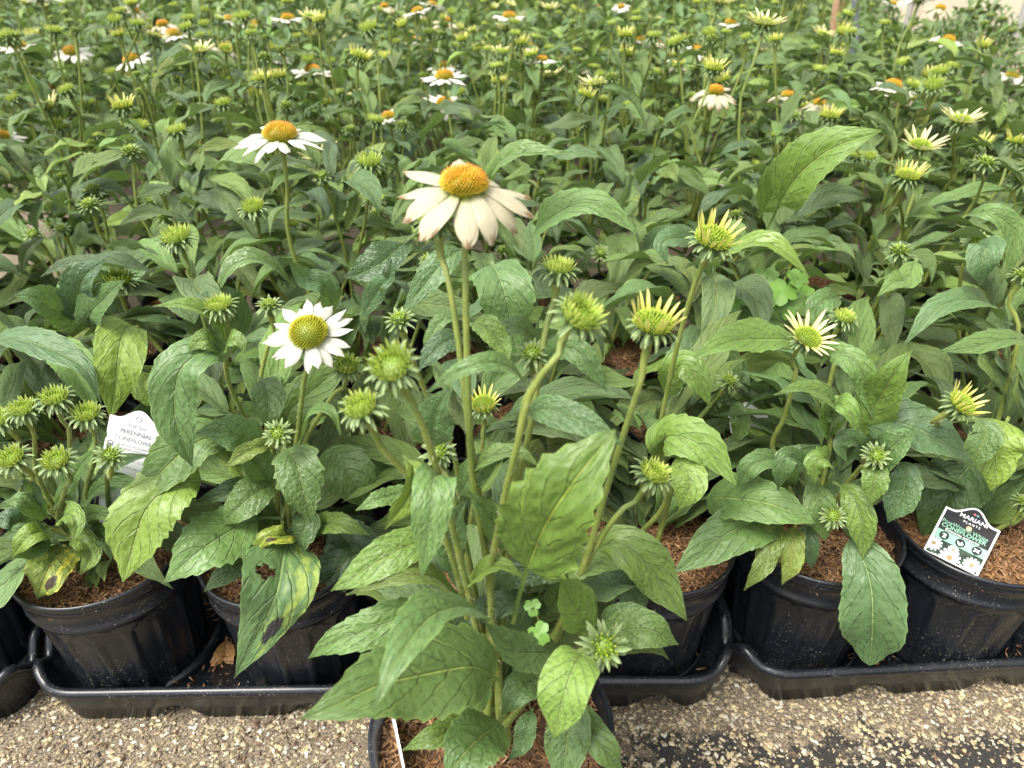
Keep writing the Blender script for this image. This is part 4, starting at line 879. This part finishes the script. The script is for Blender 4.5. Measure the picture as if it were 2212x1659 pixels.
# ------------------------------------------------------------------ filling leaves of every plant
def fill(p, nb, nc, Lb=(.10, .15), az=None, zt=.20, col=None):
    root = p['root']
    for i in range(nb):
        a = az() if az else random.uniform(0, 6.283)
        r = random.uniform(.004, .02); d = Vector((-math.sin(a), math.cos(a), 0))
        leaf_at(root, Vector((p['x'], p['y'], p['z'] + random.uniform(0, .01))) + d * r, a, random.uniform(*Lb), random.choice([k for k in range(45) if k % 5 < 3]), col() if col else None)
    for i in range(nc):
        a = az() if az else random.uniform(0, 6.283)
        zf = random.uniform(.03, zt); d = Vector((-math.sin(a), math.cos(a), 0))
        leaf_at(root, Vector((p['x'], p['y'], p['z'] + zf)) + d * random.uniform(.005, .03), a, random.uniform(.07, .14) * (1.1 - zf * 1.0), random.choice([k for k in range(45) if k % 5 >= 1]), col() if col else None)
back = lambda: random.uniform(-1.42, 1.42)      # yaw 0 grows away from the camera
def tc():
    v = random.choice((.75, .9, 1.0, 1.1, 1.35)) * random.uniform(.9, 1.1); return (v * random.choice((1, 1, 1.12)), v * random.uniform(.95, 1.05), v * random.uniform(.85, 1.15))
fill(H, 10, 14, (.06, .09), back, .20, tc); fill(H, 0, 10, (.05, .07), back, .14, tc)
for i, p in enumerate(F0):
    if i == 1: fill(p, 16, 16, (.045, .065), None, .05, tc)
    elif i == 0: fill(p, 12, 12, (.08, .11), None, .15, tc)
    elif i == 2: fill(p, 14, 26, (.07, .10), back, .17, tc)
    elif i == 3: fill(p, 14, 24, (.09, .12), lambda: random.uniform(-2, 2), .17, tc)
    else: fill(p, 16, 28, (.07, .105), back, .17, tc)
# joined foliage clumps for the plants far back
CL = []
for c in range(9):
    mb = MB()
    for i in range(52):
        k = random.randrange(45); v = np.concatenate(LEAF[k].v); uv = np.concatenate(LEAF[k].uv)
        # thin the mesh: every second row and column
        g3 = v.reshape(26, 9, 3)[::3, ::2]; gu = uv.reshape(26, 9, 2)[::3, ::2]
        if i < 16: z = 0.0; L = random.uniform(.10, .15)
        else: z = random.uniform(.06, .27); L = random.uniform(.08, .13)
        a = random.uniform(0, 6.283); cc, s_ = math.cos(a), math.sin(a); q = g3 * L; r = random.uniform(.005, .03)
        q = np.stack([q[..., 0] * cc - (q[..., 1] + r) * s_, q[..., 0] * s_ + (q[..., 1] + r) * cc, q[..., 2] + z], -1)
        mb.grid(q, gu)
    CL.append(mb.mesh('foliage', M_leaf))
KN = dict(star='starry green bud', bud='spiky green bud', bud2='spiky yellow green bud', cup='half open yellow head', open='cream half open head', white='white bloom', flat='wide white bloom', droop='drooping white bloom')
for p in plants:
    if p['row'] < 1: continue
    d = proj((p['x'], p['y'], .3))[2]; r = p['row']
    off = abs(p['px'] - 1106) > 1106 + 260
    if d < 2.0:
        if r == 1: fill(p, 11, 34, (.10, .155), None, .23, tc)
        elif d < 1.4: fill(p, 8, 36, (.11, .16), None, .27, tc)
        else: fill(p, 4, 38, (.11, .17), None, .30, tc)
    else:
        a = random.uniform(0, 6.28); o = obj('foliage', CL[random.randrange(9)], p['root'], Matrix.Rotation(a, 4, 'Z') @ Matrix.Diagonal((random.uniform(.9, 1.2), random.uniform(.9, 1.2), random.uniform(.85, 1.25), 1)), tc(), kind='stuff')
    nh = 1 if r == 1 else (random.choice((2, 3, 3)) if d < 1.15 else random.choice((4, 5, 5, 6)) if d < 2 else random.choice((2, 3, 4, 4, 5)))
    if p['x'] > .80 + .21 * (p['y'] - 1.4): nh = 1
    for i in range(nh):
        z = random.uniform(.27, .42) if d < 1.15 else random.uniform(.35, .54); a = random.uniform(0, 6.28); rr = random.uniform(.02, .075)
        pos = Vector((p['x'] + rr * math.cos(a), p['y'] + rr * math.sin(a), z))
        kind = random.choices(('star', 'bud', 'bud2', 'cup', 'open', 'flat', 'droop'), (5, 5, 3, 3.2, .9, .5, .3))[0] if d > 1.15 else random.choice(('star', 'star', 'bud'))
        ax = Vector((random.gauss(0, .22), random.gauss(-.04, .2), 1)).normalized()
        put_head(p['root'], pos, kind, ax, random.uniform(.65, 1.15), 0 if d < 1.25 else 1)
        b = Vector((p['x'], p['y'], p['z'])); t = pos - ax * .008
        stem(p['root'], [b, b.lerp(t, .5) + Vector((random.gauss(0, .008), random.gauss(0, .008), 0)), t - ax * .02, t], .0028, .0019)
        p['heads'].append(kind)
# labels for the rows
from collections import Counter
for p in plants:
    if p['row'] < 1: continue
    c = Counter(p['heads']); top = [k for k in ('flat', 'droop', 'white', 'open', 'cup', 'bud2', 'bud', 'star') if c[k]]
    ds = KN[top[0]] + ('s' if c[top[0]] > 1 and not top[0].startswith('wh') else '') if top else 'no bloom yet'
    ds = ds.replace('camerass', 'camera').replace('cameras', 'camera').replace('petalss', 'petals')
    nn = c[top[0]] if top else 0; ds = (('two ', 'three ', 'four ', 'five ')[min(nn, 5) - 2] if nn > 1 and not ds.startswith('white bloom') else '') + ds
    p['root']['label'] = ('coneflower with ' + ds + ', ' + (ORD[p['row']] + ' row' if p['row'] < 9 else 'deep back rows') + ' ' + where(p['px']))

# ------------------------------------------------------------------ tags
M_tagw = simple('white_tag_plastic', (.80, .81, .80), .4)
M_ink = simple('grey_ink', (.16, .17, .19), .6); M_tdark = simple('charcoal_print', (.010, .010, .011), .6, (.022, .022, .025), 60, spec=.2)
M_mint = simple('mint_print', (.22, .46, .31), .5, spec=.2); M_tw = simple('white_print', (.82, .84, .82), .45); M_tor = simple('orange_dot', (.75, .42, .16), .45)
M_tphoto = simple('daisy_picture_ground', (.010, .02, .013), .6, (.04, .07, .04), 200, spec=.2); M_tbr = simple('daisy_centre_print', (.22, .13, .03), .5); M_tpet = simple('daisy_petal_print', (.42, .48, .47), .5)
M_red = simple('red_print', (.5, .12, .1), .5); M_teal = simple('teal_print', (.1, .3, .3), .5)
def frame(BLp, BRp, TLp):
    ux = (BRp - BLp); w = ux.length; ux.normalize(); uy = (TLp - BLp); uy -= ux * uy.dot(ux); h_ = uy.length; uy.normalize(); nz = ux.cross(uy)
    M = Matrix((ux, uy, nz)).transposed().to_4x4(); M.translation = BLp; return M, w, h_
def plate(poly, z, mat, th=0.0):
    n = len(poly); mb = MB(); v = [(x, y, z) for x, y in poly]
    if th: v += [(x, y, z - th) for x, y in poly]
    f = [tuple(range(n))]
    if th: f += [tuple(range(2 * n - 1, n - 1, -1))] + [(i, i + n, (i + 1) % n + n, (i + 1) % n) for i in range(n)]
    mb.add(v, f); return mb.mesh('plate', mat, False)
def text(s, size, x, y, z, mat, parent, name, rot=0, sx=1, bold=0):
    cu = bpy.data.curves.new('t', 'FONT'); cu.body = s; cu.size = size; cu.align_x = 'CENTER'; cu.offset = bold
    to = bpy.data.objects.new('t', cu); COL.objects.link(to); dg = bpy.context.evaluated_depsgraph_get(); me = bpy.data.meshes.new_from_object(to.evaluated_get(dg))
    bpy.data.objects.remove(to); me.materials.clear(); me.materials.append(mat)
    return obj(name, me, parent, Matrix.Translation((x, y, z)) @ Matrix.Rotation(rot, 4, 'Z') @ Matrix.Diagonal((sx, 1, 1, 1)))
def circ(x, y, r, n=20, ry=None): return [(x + r * math.cos(6.283 * i / n), y + (ry or r) * math.sin(6.283 * i / n)) for i in range(n)]
def ogee(w, y0, h, n=24): return [(w * (1 - i / n), y0 + h * (.5 - .5 * math.cos(6.283 * min(1, max(0, (i / n - .12) / .76))))) for i in range(n + 1)]
M, w, hh = frame(PZ(1998, 1181, .176), PZ(2115, 1239, .172), PZ(2065, 1103, .204))
tg = thing('plant_tag', 'dark and mint printed tag with white daisies leaning in the right pot', 'plant tag'); tg.matrix_world = M
obj('tag_plate', plate([(0, -.003), (w, -.003)] + ogee(w, hh, .0105), 0, M_tagw, .0006), tg)
mg = .0017
obj('dark_panel', plate([(mg, hh * .5), (w - mg, hh * .5)] + [(mg + (x / w) * (w - 2 * mg), y - mg) for x, y in ogee(w, hh, .0105)], .0002, M_tdark), tg)
obj('mint_band', plate([(mg, hh * .30), (w - mg, hh * .30), (w - mg, hh * .5), (mg, hh * .5)], .0003, M_mint), tg)
obj('picture', plate([(mg, -.0025), (w - mg, -.0025), (w - mg, hh * .30), (mg, hh * .30)], .00025, M_tphoto), tg)
for i, x in enumerate((.2, .5, .8)):
    o = obj('round_icon', plate(circ(w * x, hh * .40, .0042), .0005, M_tdark), tg)
    if i == 0: gl = [(-.0022, .0012), (-.0006, .0022), (.0012, .0018), (.002, .0002), (.0006, -.0004), (.0022, -.0022), (.0006, -.0018), (-.0012, -.0024), (-.0006, -.0008), (.0002, .0008)]
    elif i == 1: gl = [(-.0028, .0012), (-.0016, .0004), (0, -.0004), (.0008, .0016), (.0018, .002), (.0014, .0006), (.0028, .0002), (.002, -.0018), (0, -.0026), (-.002, -.0016)]
    else: gl = [(-.0026, .002), (-.0008, .0012), (.0008, .0012), (.0026, .002), (.0018, 0), (.0026, -.002), (.0008, -.0012), (-.0008, -.0012), (-.0026, -.002), (-.0018, 0)]
    obj('icon_glyph', plate([(w * x + a, hh * .40 + b) for a, b in gl], .0007, M_tw), o)
for (x, y, r) in ((.45, .02, .0095), (.83, .08, .0075), (.10, .16, .0075), (.72, -.16, .008), (.2, -.2, .008), (.45, .2, .005)):
    mb = MB()
    for k in range(13):
        a = 6.283 * k / 13; c, s_ = math.cos(a), math.sin(a); pts = [(0, .0004), (r * .6, r * .16), (r * .95, r * .12), (r, 0), (r * .95, -r * .12), (r * .6, -r * .16), (0, -.0004)]
        q = [(w * x + u * c - v * s_, hh * y + u * s_ + v * c) for u, v in pts]
        q = [(min(w - mg, max(mg, u)), max(-.0025, min(hh * .30, v)), .0004 + .00001 * k) for u, v in q]; mb.add(q, [tuple(range(7))])
    o = obj('printed_daisy', mb.mesh('printed_daisy', M_tpet, False), tg)
    obj('daisy_centre', plate(circ(w * x, hh * y, r * .26), .0006, M_tbr), o)
z = .0004
text('MARIANI', .0056, w * .53, hh * .93, z, M_tw, tg, 'lettering', 0, 1.1, .00003); text('P L A N T S', .0030, w * .53, hh * .84, z, M_tw, tg, 'lettering')
obj('crest', plate(circ(w * .5, hh * 1.09, .0013, 4), z, M_red), tg); obj('crest', plate(circ(w * .555, hh * 1.085, .0013, 4), z, M_teal), tg)
obj('orange_dot', plate(circ(w * .52, hh * .76, .0022), z, M_tor), tg)
text('PowWow\u00ae White', .0052, w * .47, hh * .665, z, M_mint, tg, 'lettering'); text('CONEFLOWER', .0052, w * .48, hh * .575, z, M_mint, tg, 'lettering', 0, 1.1, .00008); text('Echinacea purpurea', .0036, w * .48, hh * .515, z, M_tw, tg, 'lettering', 0, 1.05)
# white back-side tag, left
def white_tag(BLp, BRp, TLp, label, full=True):
    M, w, hh = frame(BLp, BRp, TLp); t = thing('plant_tag', label, 'plant tag', group=None); t.matrix_world = M
    obj('tag_plate', plate([(w * .18, -.05), (w * .82, -.05), (w, -.004), (w, hh * .55), (w * .97, hh * .62), (w, hh * .68), (w, hh)] + ogee(w, hh, hh * .2)[1:-1] + [(0, hh), (0, hh * .68), (w * .03, hh * .62), (0, hh * .55), (0, -.004)], 0, M_tagw, .0006), t)
    if full:
        z = .0004
        def ring(x, y, r, nm):
            mb = MB(); a = circ(x, y, r); b = circ(x, y, r * .68); mb.add([(p, q, z) for p, q in a + b], [(i, (i + 1) % 20, (i + 1) % 20 + 20, i + 20) for i in range(20)]); return obj(nm, mb.mesh(nm, M_ink, False), t)
        ring(w * .5, hh * 1.05, w * .055, 'sun_icon')
        text('Full Sun', w * .105, w * .5, hh * .87, z, M_ink, t, 'lettering'); text('PERENNIAL', w * .105, w * .5, hh * .74, z, M_ink, t, 'lettering', 0, 1.05, .00006); text('CONEFLOWER', w * .105, w * .5, hh * .61, z, M_ink, t, 'lettering')
        for k, s_ in enumerate(('Tolerates hot, dry conditions. Prefers', 'in ordinary, well-drained soil.')): text(s_, w * .052, w * .56, hh * (.51 - .06 * k), z, M_ink, t, 'lettering')
        for y in (.50, .37, .25):
            o = ring(w * .10, hh * y, w * .055, 'round_icon'); obj('icon_glyph', plate(circ(w * .10, hh * y - w * .02, w * .03, 8), z + .0001, M_ink), o)
        text('SP. 12-18', w * .06, w * .62, hh * .25, z, M_ink, t, 'lettering'); text('Space plants 18 in. apart to mature', w * .05, w * .52, hh * .12, z, M_ink, t, 'lettering')
    return t
white_tag(P(215, 1010, .525), P(338, 1043, .518), P(249, 898, .545), 'white tag with grey print standing behind the low front left plant')
white_tag(P(1590, 1010, .615), P(1672, 1000, .61), P(1592, 895, .63), 'plain white tag half hidden behind leaves right of centre', False)
white_tag(P(864, 1650, .322), P(872, 1656, .292), P(850, 1545, .320), 'white tag seen edge on in the standalone front pot', False)

# ------------------------------------------------------------------ clover weeds
M_clov = simple('clover_leaf', (.09, .20, .025), .5, (.13, .25, .03), 60)
def clover_mesh():
    mb = MB()
    for k in range(3):
        a = 6.283 * k / 3; n = 9; t = np.linspace(0, 1, n)
        for sg in (-1, 1):
            Pt = np.zeros((n, 4, 3)); 
            for j in range(4):
                f = np.sin(np.clip(t, 0, 1) ** .75 * math.pi * .80) * .62 * (j / 3); x = t * (1 - .0 * j) + .06 * (j / 3) * t
                y = sg * f; z = .12 * np.abs(f) - .15 * t ** 2
                c, s_ = math.cos(a), math.sin(a); Pt[:, j] = np.stack([x * c - y * s_, x * s_ + y * c, z], 1)
            mb.grid(Pt, np.zeros((n, 4, 2)))
    return mb.mesh('clover_leaf', M_clov)
CLV = clover_mesh()
def clover(lst, Yb, label, s=.011):
    bp = P(lst[0][0], lst[0][1] + 70, Yb); t = thing('clover_weed', label, 'clover', bp, 0, 'clover weeds between the coneflowers')
    for px, py in lst:
        p = P(px, py, Yb + random.uniform(-.02, .02)); nrm = Vector((random.gauss(0, .3), -.7 + random.gauss(0, .2), .8))
        obj('leaf', CLV, t, Matrix.Translation(p - bp) @ Vector((0, 0, 1)).rotation_difference(nrm.normalized()).to_matrix().to_4x4() @ Matrix.Rotation(random.uniform(0, 6), 4, 'Z') @ Matrix.Scale(s * random.uniform(.8, 1.2), 4))
        stem(t, [bp, (bp + p) / 2 + Vector((.004, 0, .002)), p], .0006, .0004)
clover([(1655, 600), (1690, 630), (1720, 610), (1635, 640), (1700, 665), (1660, 680), (1740, 640), (1610, 690), (1725, 600), (1590, 650)], .70, 'bright clover patch among stems right of centre', .013)
clover([(1150, 1312), (1165, 1368)], .32, 'small clover beside the stem of the front plant', .006)
clover([(1600, 1655), (905, 1850)], .40, 'tiny seedling', .003) if False else None

# brown dead leaf lying in the tray
dl = thing('dead_leaf', 'dry brown leaf lying in the tray between two left pots', 'dead leaf', P(470, 1440, .50))
HL(dl, [(490, 1375, .535), (484, 1420, .51), (470, 1460, .495), (440, 1490, .485)], 46, (3.0, 1.0, 1.6), fold=.4)

# ------------------------------------------------------------------ background
# far taller perennials, one uncountable mass
def far_mass(name, n, x0, x1, y0, y1, h0, h1, mat, L=(.05, .10), seed=1, shear=.20):
    rs = np.random.RandomState(seed); V = []; F = []; U = []
    tpl = np.array([[0, 0], [-.5, .4], [.5, .4], [0, 1.]]); k = 0
    Y = rs.uniform(y0, y1, n); X = x0 + (x1 + shear * (Y - 1.4) - x0 - shear * (Y - 1.4) * (x0 > 0)) * rs.rand(n) + shear * (Y - 1.4) * (x0 > 0); f = rs.rand(n) ** .6
    top = h0 + (h1 - h0) * (Y - y0) / (y1 - y0) + .06 * np.sin(X * 5 + Y * 3) + .05 * np.sin(X * 13 - Y * 7); Z = f * top
    az = rs.uniform(0, 6.283, n); el = rs.uniform(-.5, 1.1, n); l = rs.uniform(L[0], L[1], n); w = l * rs.uniform(.25, .4, n)
    D = np.stack([np.cos(az) * np.cos(el), np.sin(az) * np.cos(el), np.sin(el)], 1); Sd = np.stack([-np.sin(az), np.cos(az), 0 * az], 1); B = np.stack([X, Y, Z], 1)
    mid = B + D * (l * .5)[:, None] + np.array([0, 0, .008])
    V = np.stack([B, mid + Sd * (w / 2)[:, None], mid - Sd * (w / 2)[:, None], B + D * l[:, None] - np.array([0, 0, .01])], 1).reshape(-1, 3)
    U = np.tile([[.5, 0], [0, .5], [1, .5], [.5, 1]], (n, 1)); i = np.arange(n) * 4; F = np.concatenate([np.stack([i, i + 1, i + 2], 1), np.stack([i + 1, i + 3, i + 2], 1)]).tolist()
    mb = MB(); mb.add(V, F, U); return obj(name, mb.mesh(name, mat), kind='stuff', label='dense mass of taller leafy perennials filling the far end')
far_mass('far_foliage', 42000, -5.5, 1.0, 3.9, 6.2, .44, .60, M_leaf)
far_mass('far_foliage', 12000, 1.02, 1.27, 1.2, 4.2, .36, .43, M_leaf, (.03, .06), 4)
# small heads over the far mass, each on its stem: joined, too many to count
mb = MB(); rs = np.random.RandomState(5)
jd = {k: HEADS[k][0] for k in ('cup', 'bud2', 'flat')}
for i in range(420):
    x, y = rs.uniform(-4, 1.7), rs.uniform(3.9, 6.0); z = .46 + .16 * (y - 4.1) / 3.1 + rs.uniform(-.03, .10)
    strip_n = 6
    for k in range(9): strip(mb, np.array([x, y, z]), k * .7, .5, .016, .007, .2, rs, n=3, m=2, r0=.003)
    tube(mb, np.array([[x, y, z - .2], [x, y, z - .1], [x, y, z]]), .0025, 4, 1)
obj('far_flowers', mb.mesh('far_flowers', [M_yellowlig, M_stem]), kind='stuff', label='tiny pale flower heads dotted over the far foliage')
# wiry budded stems against the wall, top right
for i, (px, py, Y) in enumerate(((2095, 25, 2.3), (2105, 42, 2.3), (2120, 30, 2.4), (2138, 38, 2.2), (2165, 45, 2.1), (2185, 70, 2.0))):
    p = P(px, py, Y); t = thing('budded_stem', 'wiry dark stem topped by a small round bud against the pale wall', 'wildflower', (p.x - .05, p.y, 0), 0, 'wiry budded stems against the pale wall')
    put_head(t, p, 'bud', (random.gauss(0, .2), 0, 1), .9, 1, col=(.6, .6, .7))
    stem(t, [Vector((p.x - .05, p.y, 0)), Vector((p.x - .03, p.y, p.z * .6)), p - Vector((0, 0, .008))], .0022, .0014)
# polytunnel side wall: pale film between posts and rails
def film():
    n = N('pale_tunnel_film'); co = n.coord('Object'); nz = n.noise(co, 1.2, 3)
    col = n.mix(nz, (.70, .60, .42), (.80, .72, .54)); n.P(Base_Color=col, Roughness=.6)
    tr = n.n('ShaderNodeBsdfTranslucent'); n.link(col, tr.inputs[0]); mx = n.n('ShaderNodeMixShader'); mx.inputs[0].default_value = .4
    n.link(n.b.outputs[0], mx.inputs[1]); n.link(tr.outputs[0], mx.inputs[2]); n.link(mx.outputs[0], n.o.inputs[0]); return n.mat
def box(mb, x0, x1, y0, y1, z0, z1, mi=0):
    v = [(x, y, z) for z in (z0, z1) for y in (y0, y1) for x in (x0, x1)]
    mb.add(v, [(0, 2, 3, 1), (4, 5, 7, 6), (0, 1, 5, 4), (2, 6, 7, 3), (0, 4, 6, 2), (1, 3, 7, 5)], None, mi)
tw = thing('greenhouse_wall', 'pale cream plastic side wall of the greenhouse at upper right', 'greenhouse wall', (1.72, 0, 0), R(-9))
mb = MB(); n = 60; yy = np.linspace(-1, 14, n); zz = np.linspace(0, 2.2, 6); Pt = np.zeros((n, 6, 3)); Pt[..., 1] = yy[:, None]; Pt[..., 2] = zz[None]; Pt[..., 0] = .03 * np.sin(yy[:, None] * 4.2) * np.sin(zz[None] * 1.4)
mb.grid(Pt, np.zeros((n, 6, 2))); obj('film', mb.mesh('film', film()), tw)
M_post = simple('galvanised_post', (.30, .29, .27), .5)
for y in np.arange(.5, 14, 1.5):
    mb = MB(); tube(mb, np.array([[-.06, y, 0], [-.06, y, 1.2], [-.10, y, 2.2]]), .018, 10); obj('post', mb.mesh('post', M_post), tw)
mb = MB(); box(mb, -.05, -.035, -1, 14, .78, .84); obj('rail', mb.mesh('rail', simple('pale_rail', (.55, .50, .42), .6), False), tw)
# stakes
p0, p1 = P(1802, 75, 2.6), P(1818, -40, 2.6)
def bent(name, label, cat, a, b, r, mat, k=6):
    t = thing(name, label, cat, (a.x, a.y, 0)); mb = MB(); tube(mb, np.array([[0, 0, 0], list((a - Vector((a.x, a.y, 0)))), list(b - Vector((a.x, a.y, 0)))]), r, k); obj('shaft', mb.mesh(name, mat, k > 6), t)
    mb = MB(); tube(mb, np.array([[0, 0, -.012], [0, 0, 0], [0, 0, .004]]), r * .8, k); c = obj('end_cap', mb.mesh('end_cap', mat, False), t); c.location = b - Vector((a.x, a.y, 0))
bent('wooden_stake', 'brown wooden stake standing in the plants near the top right', 'stake', p0, p1, .017, simple('stake_wood', (.28, .17, .09), .7, (.36, .23, .13), 30), 4)
p0, p1 = P(1850, 85, 2.5), P(1845, -40, 2.5)
bent('grey_pole', 'thin grey pole standing right of the brown stake', 'pole', p0, p1, .010, simple('grey_pole_paint', (.13, .15, .17), .5), 10)
print('objects', len(bpy.data.objects), 'meshes', len(bpy.data.meshes))
